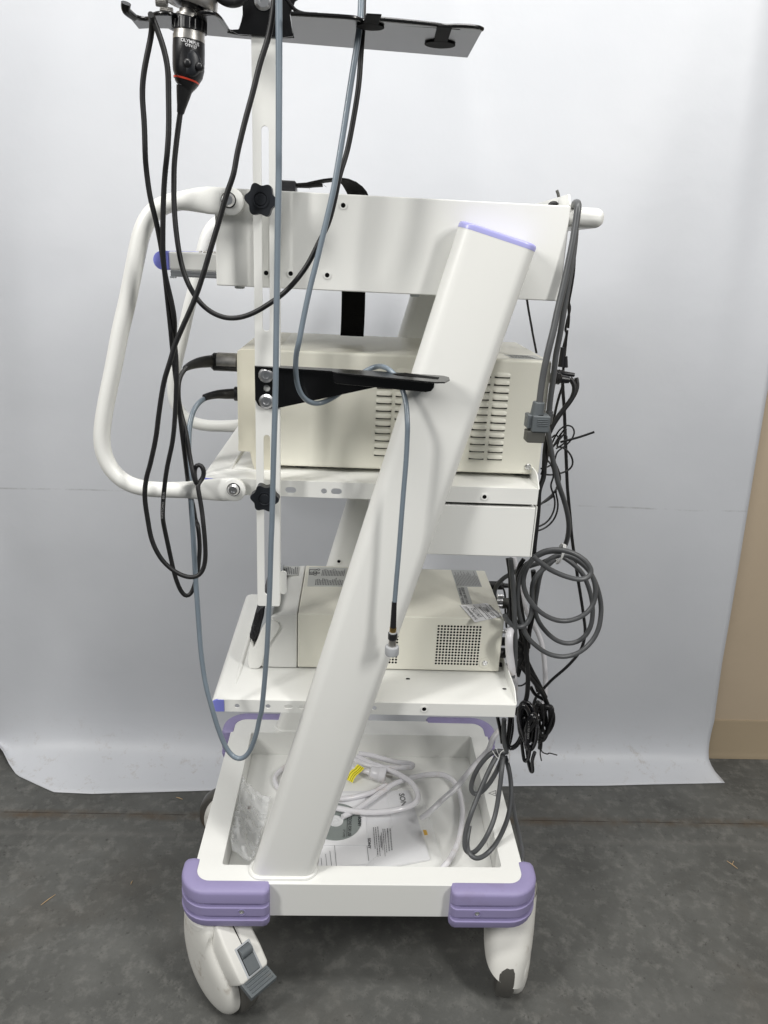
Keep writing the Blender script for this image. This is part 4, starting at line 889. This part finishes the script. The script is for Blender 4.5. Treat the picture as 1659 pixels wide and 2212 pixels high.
cable('black_cord', 'tangle of thin black looped wires with a cable tie beside the processor', 'cable', m_bcab,
      [(seg('O', .14, .12, [(560, 1800), (640, 1640), (740, 1450), (860, 1368), (950, 1400), (975, 1500), (900, 1620), (780, 1720), (690, 1770), (700, 1860), (640, 1960), (540, 2000), (475, 2010)]), .0014),
       (seg('O', .15, .13, [(640, 1560), (690, 1490), (760, 1590), (680, 1720), (760, 1680), (880, 1760), (950, 1900), (930, 2000), (800, 2070), (620, 2105), (475, 2085)]), .0016),
       (seg('O', .16, .14, [(600, 1750), (720, 1600), (800, 1500), (870, 1520), (870, 1590), (800, 1660), (700, 1720)]), .0014),
       (seg('O', .16, .14, [(560, 1850), (650, 1700), (760, 1520), (830, 1420), (860, 1400), (850, 1470), (770, 1560), (650, 1700)]), .0016),
       (seg('O', .13, .12, [(520, 1750), (570, 1800), (640, 1850), (700, 1950), (750, 2080), (770, 2200)])+seg('P', .12, .10, [(700, 60), (730, 180), (720, 300), (660, 400), (580, 455), (520, 470)]), .0016),
       (seg('O', .13, .12, [(530, 1860), (600, 1900), (650, 2000), (670, 2150)])+seg('P', .12, .10, [(650, 20), (700, 150), (690, 280), (620, 390), (530, 430)]), .0016),
       (seg('P', .10, .12, [(520, 240), (600, 180), (680, 110), (730, 40)]), .0018), (seg('P', .10, .12, [(520, 215), (600, 190), (690, 130)]), .0016),
       (seg('O', .12, .12, [(540, 1560), (545, 1750), (540, 1900), (520, 2150)]), .0034), (seg('O', .12, .12, [(575, 1750), (560, 1900), (500, 2150)]), .0024),
       (seg('O', .13, .12, [(760, 1625), (900, 1590), (1060, 1545), (1255, 1478)]), .0019)])
for lab_, tb in (('thickest black cable running down beside the right end of the lower shelf', (seg('P', .12, .10, [(440, 780), (350, 880), (345, 1050), (370, 1300), (405, 1500), (430, 1700), (440, 1900), (430, 2080)])+seg('Q', .10, .10, [(740, 440), (740, 560), (745, 700)]), .0044)),
    ('black cable hanging just left of the straight grey cord below the under-shelf box', (seg('P', .11, .11, [(240, 735), (262, 900), (268, 1150), (275, 1400)]), .0030)),
    ('black cable curving in from the grey coil behind the white cord', (seg('P', .13, .13, [(400, 740), (350, 830), (340, 980), (380, 1250), (420, 1480)]), .0040)),
    ('black cable passing vertically through the left side of the grey coil', (seg('P', .14, .14, [(490, 850), (500, 1000), (480, 1150), (480, 1300), (450, 1450), (440, 1600)]), .0046))):
    cable('black_cord', lab_, 'cable', m_bcab, [tb])
for k, (pp_, r_) in enumerate((([(350, 1330), (372, 1480), (400, 1640), (470, 1800), (550, 1950), (615, 2080)], .0034), ([(395, 1400), (350, 1560), (345, 1680), (400, 1790), (480, 1900), (545, 2010)], .0028), ([(300, 1500), (360, 1560), (430, 1590), (420, 1700), (370, 1780), (340, 1880)], .0040))):
    cable('black_cord', 'black lead in the tangle right of the lower printer', 'cable', m_bcab, [(seg('P', .15+.02*k, .15, pp_), r_)], group='black leads tangled right of the printer')
# black bundles below the lower shelf corner
def loops(cx, cy, rx_, ry_, n, tilt, Y, rng, seed_, reg='Q'):
    rnd = random.Random(seed_); out = []
    for k in range(n):
        ax = rx_*rnd.uniform(.75, 1.15); ay = ry_*rnd.uniform(.85, 1.08); tl = tilt+rnd.uniform(-.22, .22); ox = rnd.uniform(-22, 22); oy = rnd.uniform(-20, 20); ph = rnd.uniform(0, 6.28); yb = Y+rnd.uniform(-rng, rng)
        for i in range(11):
            t = ph+2*math.pi*i/11; a = ax*math.cos(t)*(1+.12*math.sin(2*t+k)); b__ = ay*math.sin(t)
            out.append(at(reg, cx+ox+a*math.cos(tl)-b__*math.sin(tl), cy+oy+a*math.sin(tl)+b__*math.cos(tl), yb+.010*math.sin(t+k)))
    return out
B1 = thing('cable_bundle', 'bundle of glossy black cable loops tied up beside the lower shelf corner', 'cable bundle')
m_gloss = mat('glossy_black_vinyl', (.008, .008, .010), .18, spec=.6)
b1 = MB(); b1.tube(loops(742, 680, 75, 215, 5, -.10, .085, .016, 3), .0042, 12, res=4)
b1.tube(loops(790, 790, 55, 190, 3, .05, .075, .010, 5), .0042, 12, res=4)
b1.tube(seg('Q', .09, .07, [(700, 860), (715, 1000), (735, 1095), (775, 1060), (790, 960)]), .0034, 10); b1.tube(seg('Q', .09, .07, [(760, 980), (775, 1100), (800, 1200), (822, 1200), (818, 1090), (845, 1000)]), .0034, 10)
b1.tube(seg('Q', .11, .09, [(580, 620), (565, 780), (545, 900), (560, 965), (620, 950), (690, 860), (720, 740)]), .0046, 12)
b1.tube(seg('Q', .13, .12, [(440, 620), (470, 760), (490, 900)]), .0036, 10); b1.tube(seg('Q', .13, .12, [(590, 620), (590, 760), (560, 900), (530, 960)]), .0050, 10)
b1.tube(seg('Q', .10, .09, [(620, 540), (680, 620), (760, 700), (800, 740)]), .0036, 10); b1.tube(seg('Q', .10, .09, [(625, 560), (700, 500), (760, 470), (800, 500), (800, 600)]), .0042, 10)
b1.build('cable_loops', m_gloss, B1, ang=80)
dv_ = (at('Q', 790, 650, .06)-at('Q', 775, 850, .06)).normalized()
text('lettering', 'AWM VW-1 80C', at('Q', 782, 858, .056), dv_, Vector((-1, 0, 0)), .0055, m_cabink, B1)
B2 = thing('cable_bundle', 'bundle of thin black wires with twisted ends, right of the glossy bundle', 'cable bundle')
b2 = MB(); b2.tube(loops(935, 680, 78, 205, 6, .12, .15, .016, 11), .0030, 10, res=4); b2.tube(loops(900, 660, 60, 190, 3, .0, .14, .016, 12), .0028, 10, res=4)
b2.tube(seg('Q', .15, .15, [(880, 620), (900, 780), (905, 900), (900, 960)]), .0046, 10)
b2.tube(seg('Q', .14, .15, [(670, 30), (740, 120), (830, 230), (900, 320), (950, 400), (990, 490)]), .0040, 10); b2.tube(seg('Q', .15, .15, [(720, 0), (790, 120), (870, 220), (930, 350), (970, 460)]), .0042, 10)
b2.tube(seg('Q', .16, .16, [(640, 170), (660, 80), (700, 20)]), .0030, 8); b2.tube(seg('Q', .16, .16, [(645, 55), (710, 75), (765, 140), (775, 210), (730, 270), (680, 288), (650, 275)]), .0016, 8)
b2.tube(seg('Q', .16, .15, [(790, 180), (850, 260), (880, 340)]), .0034, 8); b2.tube(seg('Q', .16, .15, [(800, 290), (850, 370), (930, 420), (980, 440)]), .0036, 8)
b2.tube(seg('Q', .15, .15, [(905, 960), (930, 1000), (980, 1020), (1000, 1010), (1040, 1018), (1088, 1032)]), .0013, 8); b2.tube(seg('Q', .15, .15, [(905, 970), (905, 1030), (918, 1092)]), .0013, 8); b2.tube(seg('Q', .15, .15, [(985, 530), (1020, 550), (1052, 570)]), .0018, 8)
b2.build('cable_loops', m_bcab, B2, ang=80)
# leads at the printer's back
for k, (Ya, Yb, pp_, r_) in enumerate(((.26, .24, [(990, 480), (1040, 560), (1060, 700), (1060, 900), (1070, 1050), (1080, 1200)], .0020), (.20, .16, [(1060, 790), (1120, 850), (1120, 960), (1060, 1040)], .0045),
      (.15, .13, [(1010, 980), (1080, 1060), (1150, 1110), (1200, 1130)], .0045), (.12, .12, [(1060, 1440), (1200, 1450), (1300, 1480), (1350, 1560), (1300, 1700)], .0050), (.12, .12, [(1060, 1640), (1200, 1660), (1300, 1640), (1360, 1700), (1290, 1850)], .0050))):
    o_ = cable('black_cord', 'short black lead plugged into the back of the lower printer', 'cable', m_bcab, [(seg('Z', Ya, Yb, pp_), r_)], group='short leads at the back of the printer')
    if k == 0: o = o_
p = at('Z', 745, 460, .27); MB().lathe(p, (1, 0, 0), [(0, .0085), (.030, .0085), (.034, .005), (.050, .004)], 16).build('plug', m_blackp, o)
p = at('Z', 890, 770, .20); MB().lathe(p, (1, 0, 0), [(0, .0105), (.026, .0105), (.028, .008)], 16).build('plug', m_plug2, o)
# small twisted tie on top of the housing
cable('cable_tie', 'small dark twist tie standing up behind the top right corner', 'cable tie', m_plug2, [(seg('V', .2, .2, [(525, 180), (545, 240), (560, 330)]), .0024), (seg('V', .2, .2, [(500, 330), (520, 318), (530, 340)]), .0022)])
cable('black_cord', 'flat black lead end lying on the housing behind its white upstand', 'cable', m_bcab, [(seg('V', .06, .06, [(425, 405), (450, 380), (500, 378), (520, 400)]), .0036)])

# ------------------------------------------------------------------ strap
ST = thing('webbing_strap', 'black webbing strap with buckle looped around the top of the trolley', 'strap')
def ribbon(pts, y0, y1, t=.0014, twist=None):
    vs = []; n = len(pts)
    for i, p in enumerate(pts):
        a = pts[max(i-1, 0)]; b__ = pts[min(i+1, n-1)]; d = (b__-a); d.y = 0; d.normalize(); nn = Vector((-d.z, 0, d.x))*t
        tw = twist[i] if twist else 0
        for yy, s_ in ((y0, 1), (y1, 1), (y1, -1), (y0, -1)):
            q_ = p+nn*s_; vs.append((q_.x+(tw if yy == y1 else 0), yy, q_.z))
    return vs, [(i*4+k, i*4+(k+1) % 4, (i+1)*4+(k+1) % 4, (i+1)*4+k) for i in range(n-1) for k in range(4)]+[(0, 1, 2, 3), (n*4-4, n*4-3, n*4-2, n*4-1)]
pp = [at('B', x, y, .10) for x, y in ((60, 1222), (110, 1205), (180, 1200), (230, 1188), (290, 1176), (340, 1170), (400, 1168), (450, 1175), (500, 1195), (540, 1225), (565, 1255), (585, 1300))]
v_, f_ = ribbon(pp, .095, .132, .0013, [0]*6+[-.006, -.013, -.020, -.025, -.027, -.028])
wb = MB().add(v_, f_)
pz = [at('B', x, y, .10) for x, y in ((105, 1212), (180, 1214), (220, 1210), (280, 1206))]
v_, f_ = ribbon(pz, .096, .120, .0016); wb.add(v_, f_)
pe = [at('D', x, y, .19) for x, y in ((197, 600), (195, 700), (192, 790), (188, 862))]
wb.build('webbing', m_strap, ST, ang=60); wb = MB()
wb.add([(p.x+dx_, .19+dy_, p.z) for p in pe for dx_, dy_ in ((-.0195, 0), (.0195, 0), (.0195, .0015), (-.0195, .0015))], [(i*4+k, i*4+(k+1) % 4, (i+1)*4+(k+1) % 4, (i+1)*4+k) for i in range(3) for k in range(4)])
wb.build('webbing', m_strap, ST, ang=60)
pb = at('B', 50, 1222, .10); MB().box(pb.x-.022, pb.x+.013, .092, .13, pb.z-.011, pb.z+.0085).build('buckle', m_blackp, ST, .002)
fy = MB()
for i in range(9):
    a1 = at('B', 120+random.uniform(0, 170), 1208, .095); fy.tube([a1, a1+Vector((random.uniform(-.003, .006), 0, random.uniform(-.006, .006)))], .0003, 4, smooth=False)
fy.build('frayed_threads', m_strap, ST)

# ------------------------------------------------------------------ things in the base tray
zf = .1845
pq_ = qz('J', ((75, 992), (860, 920), (700, 452), (190, 458)), zf+.004)
PB = thing('manual', 'printed instruction manual in a clear sleeve lying in the base tray', 'manual')
sheet = [atz('Y', 480, 1548, zf+.004), atz('J', 420, 995, zf+.004), atz('J', 862, 922, zf+.005), atz('J', 712, 452, zf+.005), atz('I', 1340, 800, zf+.005)]
sheet = [atz('J', 90, 992, zf+.005), atz('J', 520, 994, zf+.005), atz('J', 862, 925, zf+.006), atz('J', 718, 455, zf+.006), atz('J', 180, 460, zf+.006)]
pl_ = MB().plate([tuple(p.xy) for p in sheet], [], fxy, zf+.0005, zf+.005).build('booklet', m_paper2, PB, .0005)
s1 = [atz('J', 90, 985, zf+.006), atz('J', 435, 960, zf+.006), atz('J', 430, 480, zf+.006), atz('J', 180, 470, zf+.006)]
MB().plate([tuple(p.xy) for p in s1], [], fxy, zf+.0052, zf+.0056).build('folded_sheet', m_paper, PB)
zt_ = zf+.0060
def vt(s, r, x, y, x1, y1, size, m, par, bold=0, z=zt_):   # text whose baseline runs from (x,y) to (x1,y1)
    a = atz(r, x, y, z); b__ = atz(r, x1, y1, z); u = (b__-a).normalized(); return text('lettering', s, a, u, Vector((-u.y, u.x, 0)), size, m, par, bold)
fit_text('SONY', atz('Y', 1562, 578, zt_), atz('Y', 1612, 800, zt_), .0115, m_ink, PB, .03)
fit_text('SONY', atz('Y', 1157, 1160, zt_), atz('Y', 1160, 1298, zt_), .0055, m_ink, PB, .02)
for i, (x, y0_, y1_) in enumerate(((1228, 1020, 1300), (1255, 1020, 1400), (1285, 1010, 1400), (1310, 1130, 1290), (1325, 1090, 1320), (1350, 1040, 1400), (1375, 1040, 1350), (1410, 1035, 1330), (1445, 1035, 1320))):
    a = atz('Y', x, y0_, zt_); a = atz('Y', x+(y0_-1010)*.085, y0_, zt_); b__ = atz('Y', x+(y1_-1010)*.085, y1_, zt_); lm = MB(); n_ = 14 if i not in (7, 8) else 10
    rnd = random.Random(i); u = 0
    while u < 1:
        w = rnd.uniform(.03, .09); p = a.lerp(b__, u); q = a.lerp(b__, min(1, u+w)); hw_ = Vector((.0007 if i < 7 else .0012, 0, 0)); lm.add([p-hw_, p+hw_, q+hw_, q-hw_], [(0, 1, 2, 3)]); u += w+.015
    lm.build('printed_lines', m_inkg, PB, smooth=False)
rl = MB()
for (x0, y0_, x1, y1_) in ((545, 1420, 558, 1545), (605, 1370, 622, 1545), (660, 1330, 685, 1545), (720, 1255, 748, 1545), (1145, 1260, 1168, 1455)):
    rl.tube([atz('Y', x0, y0_, zt_), atz('Y', x1, y1_, zt_)], .0005, 4, smooth=False)
rl.build('ruled_lines', m_inkg, PB)
# disc in its paper sleeve
cc_ = atz('Y', 735, 935, zf+.0095)
er = atz('Y', 1068, 935, zf+.0095); Rcd = (er-cc_).length*1.0
SL = thing('disc_sleeve', 'white paper sleeve with a silver instruction disc, lying on the manual', 'disc')
ss = [atz('Y', 560, 1248, zf+.008), atz('Y', 1145, 1250, zf+.008), atz('Y', 1120, 600, zf+.008), atz('Y', 760, 600, zf+.008)]
MB().plate([tuple(p.xy) for p in ss], [], fxy, zf+.0062, zf+.0076).build('sleeve', m_paper, SL, .0003)
MB().lathe((cc_.x, cc_.y, zf+.0078), (0, 0, 1), [(0, Rcd), (.0012, Rcd), (.0012, Rcd*.2), (.0002, Rcd*.14)], 64).build('disc', m_cd, SL)
MB().lathe((cc_.x, cc_.y, zf+.0088), (0, 0, 1), [(0, Rcd*.30), (.0008, Rcd*.30), (.0010, Rcd*.26), (.0006, Rcd*.24), (.0006, Rcd*.13), (.0010, Rcd*.12), (.0010, Rcd*.07), (.0002, Rcd*.06)], 40).build('disc_hub', m_cdhub, SL)
zc_ = zf+.0098
fit_text('INSTRUCTIONS FOR USE', atz('Y', 910, 755, zc_), atz('Y', 897, 1135, zc_), .0062, m_ink, SL, .01)
fit_text('UP-21MD', atz('Y', 835, 1045, zc_), atz('Y', 828, 1150, zc_), .0045, m_ink, SL)
fit_text('SONY', atz('Y', 1032, 880, zc_), atz('Y', 1026, 1008, zc_), .0062, m_ink, SL, .03)
MB().tube([atz('Y', 893, 850, zc_), atz('Y', 880, 1140, zc_)], .0005, 4, smooth=False).build('rule', m_ink, SL)
# white power cord coiled in the tray
WC = thing('power_cord', 'white power cord coiled loosely in the base tray, round plug at its end', 'power cord')
zc = zf+.012; wc = MB(); RW = .0058
wc.tube(segz('J', .34, .215, [(1390, -10), (1330, 50), (1285, 110), (1270, 170), (1200, 250), (1120, 340), (1050, 430), (960, 510), (860, 605), (800, 650)]), .0058, 12)
wc.tube(segz('J', zc, zc+.004, [(940, 1000), (1000, 930), (1050, 820), (1078, 700), (1082, 580), (1062, 470), (1020, 390), (950, 350), (860, 348), (740, 370), (620, 410), (520, 475), (430, 540), (350, 595), (260, 640)]), RW, 12)
wc.tube(segz('J', zc+.010, zc+.014, [(130, 560), (250, 585), (360, 605), (500, 608), (620, 595), (720, 570), (775, 530), (775, 470), (740, 410), (680, 365), (610, 330), (540, 300), (450, 270), (360, 225)]), RW*1.05, 12)
wc.tube(segz('J', zc, zc+.004, [(560, 420), (480, 465), (380, 495), (270, 515), (150, 520)]), RW, 12)
wc.tube(segz('J', zc+.012, zc+.018, [(330, 240), (420, 280), (520, 300), (640, 302), (740, 298), (740, 275), (640, 265), (540, 240), (450, 215), (370, 205)]), RW, 12)
wc.tube(segz('I', zc-.006, zc-.006, [(900, 560), (820, 600), (760, 650), (735, 700), (750, 760), (810, 820)]), RW*.9, 12)
wc.build('cord_run', m_wcab, WC, ang=80)
pa = atz('Y', 1060, 270, zf+.020); pb_ = atz('Y', 1390, 345, zf+.016); dd_ = pb_-pa; Lp = dd_.length
MB().lathe(pa, dd_, [(-Lp*.4, .005), (Lp*.2, .0055), (Lp*.35, .0075), (Lp*.42, .0135), (Lp*.7, .0145), (Lp*.75, .0165), (Lp*.98, .0170), (Lp*1.0, .0155)], 24).build('plug', m_wcab, WC)
e_ = dd_.normalized(); sd_ = e_.cross(Vector((0, 0, 1))).normalized()
MB().obox(pb_+sd_*.005+Vector((0, 0, .002)), e_*.016, Vector((0, 0, .006)), sd_*.0016).obox(pb_-sd_*.007+Vector((0, 0, .002)), e_*.016, Vector((0, 0, .006)), sd_*.0016).build('plug_pins', m_steel, WC)
ty = segz('Y', zf+.030, zf+.004, [(1065, 225), (1020, 275), (965, 320), (930, 370), (912, 415)])
yt = MB(); n_ = len(ty); vs = []
for p in ty: vs += [p+Vector((-.0075, .006, 0)), p+Vector((.0075, -.006, 0)), p+Vector((.0075, -.006, .001)), p+Vector((-.0075, .006, .001))]
yt.add(vs, [(i*4+k, i*4+(k+1) % 4, (i+1)*4+(k+1) % 4, (i+1)*4+k) for i in range(n_-1) for k in range(4)]).build('yellow_tag', m_yellow, WC)
ln_ = MB()
for s_ in (-.003, .001, .004): ln_.tube([p+Vector((s_*1.2, -s_, .0014)) for p in ty], .0004, 4)
ln_.build('tag_print', m_ink, WC)
# crumpled clear bag
def bag(name, label, outline, zb_, amp, seed_, m=m_bag):
    rnd = random.Random(seed_); xs = [p[0] for p in outline]; ys = [p[1] for p in outline]; loops_ = [[Vector((p[0], p[1], 0)) for p in outline]]
    bm = bmesh.new(); vv = [bm.verts.new((p[0], p[1], 0)) for p in outline]; bm.faces.new(vv); bmesh.ops.triangulate(bm, faces=bm.faces)
    for k in range(4): bmesh.ops.subdivide_edges(bm, edges=[e for e in bm.edges if e.calc_length() > .009], cuts=1); bmesh.ops.triangulate(bm, faces=bm.faces)
    from mathutils import noise
    for v in bm.verts:
        p = v.co; h = noise.noise(Vector((p.x*28, p.y*28, seed_)))+.5*noise.noise(Vector((p.x*70, p.y*70, seed_+3))); r_ = abs(noise.noise(Vector((p.x*18+p.y*9, p.y*12, seed_+9))))
        v.co = Vector((p.x, p.y, zb_(p.x, p.y)+amp*(abs(h)+.6*r_)))
    me = bpy.data.meshes.new(name); bm.to_mesh(me); bm.free(); me.materials.append(m)
    o = bpy.data.objects.new(name, me); link(o); 
    for p in me.polygons: p.use_smooth = True
    me.set_sharp_from_angle(angle=math.radians(25))
    sdm = o.modifiers.new('thickness', 'SOLIDIFY'); sdm.thickness = .0002
    return tag(o, label, 'plastic bag')
bo = [tuple(atz('I', x, y, zf+.01).xy) for x, y in ((365, 1450), (335, 1250), (345, 1040), (390, 850), (440, 740), (468, 850), (600, 860), (700, 850), (640, 1100), (580, 1300), (540, 1455))]
bag('plastic_bag', 'crumpled clear plastic bag at the left end of the base tray', bo, lambda x, y: zf+.004+.042*max(0, min(1, (-.165-x)/.04)), .020, 4)
bo = [tuple(atz('J', x, y, zf+.01).xy) for x, y in ((400, 992), (940, 992), (945, 930), (880, 700), (830, 560), (760, 440), (660, 440), (560, 470), (600, 700), (500, 900))]
bag('plastic_bag', 'clear plastic sleeve around the manual at the middle of the tray', bo, lambda x, y: zf+.0085, .0035, 8, m_clear)
ylb = [atz('J', x, y, zf+.016) for x, y in ((812, 732), (836, 732), (846, 765), (822, 768))]
tag(MB().plate([tuple(p.xy) for p in ylb], [], fxy, zf+.0165, zf+.0170).build('paper_scrap', mat('orange_sticker', (.75, .45, .08), .6)), 'small orange-yellow sticker on the clear sleeve beside the manual', 'sticker')
p = atz('I', 512, 955, zf+.02)
tag(MB().box(p.x-.003, p.x+.004, p.y-.004, p.y+.004, zf+.020, zf+.0225).build('cardboard_scrap', mat('brown_card', (.22, .12, .05), .8), bevel=.0005), 'tiny brown scrap resting on the crumpled bag', 'scrap')
# splinters on the floor
for k, (r, x, y, ln, an, lab_) in enumerate((('M', 315, 1398, .034, .95, 'pale wood splinter on the concrete, front left of the trolley'), ('M', 1172, 735, .02, -.4, 'short wood splinter on the floor near the backdrop edge'), ('M', 860, 1285, .010, 1.5, 'tiny straw fragment on the floor left of the bumper'), ('N', 1425, 1335, .028, -1.0, 'forked dry straw on the concrete at the right'))):
    p = atz(r, x, y, ZF+.0014); d_ = Vector((math.cos(an), math.sin(an), 0))*ln/2
    mb = MB().tube([p-d_, p+Vector((0, 0, .0006)), p+d_], [.0006, .0011, .0005], 6)
    if k == 3: mb.tube([p, p+Vector((.008, .010, .001))], .0007, 5, smooth=False)
    tag(mb.build('wood_splinter', m_straw), lab_, 'splinter')
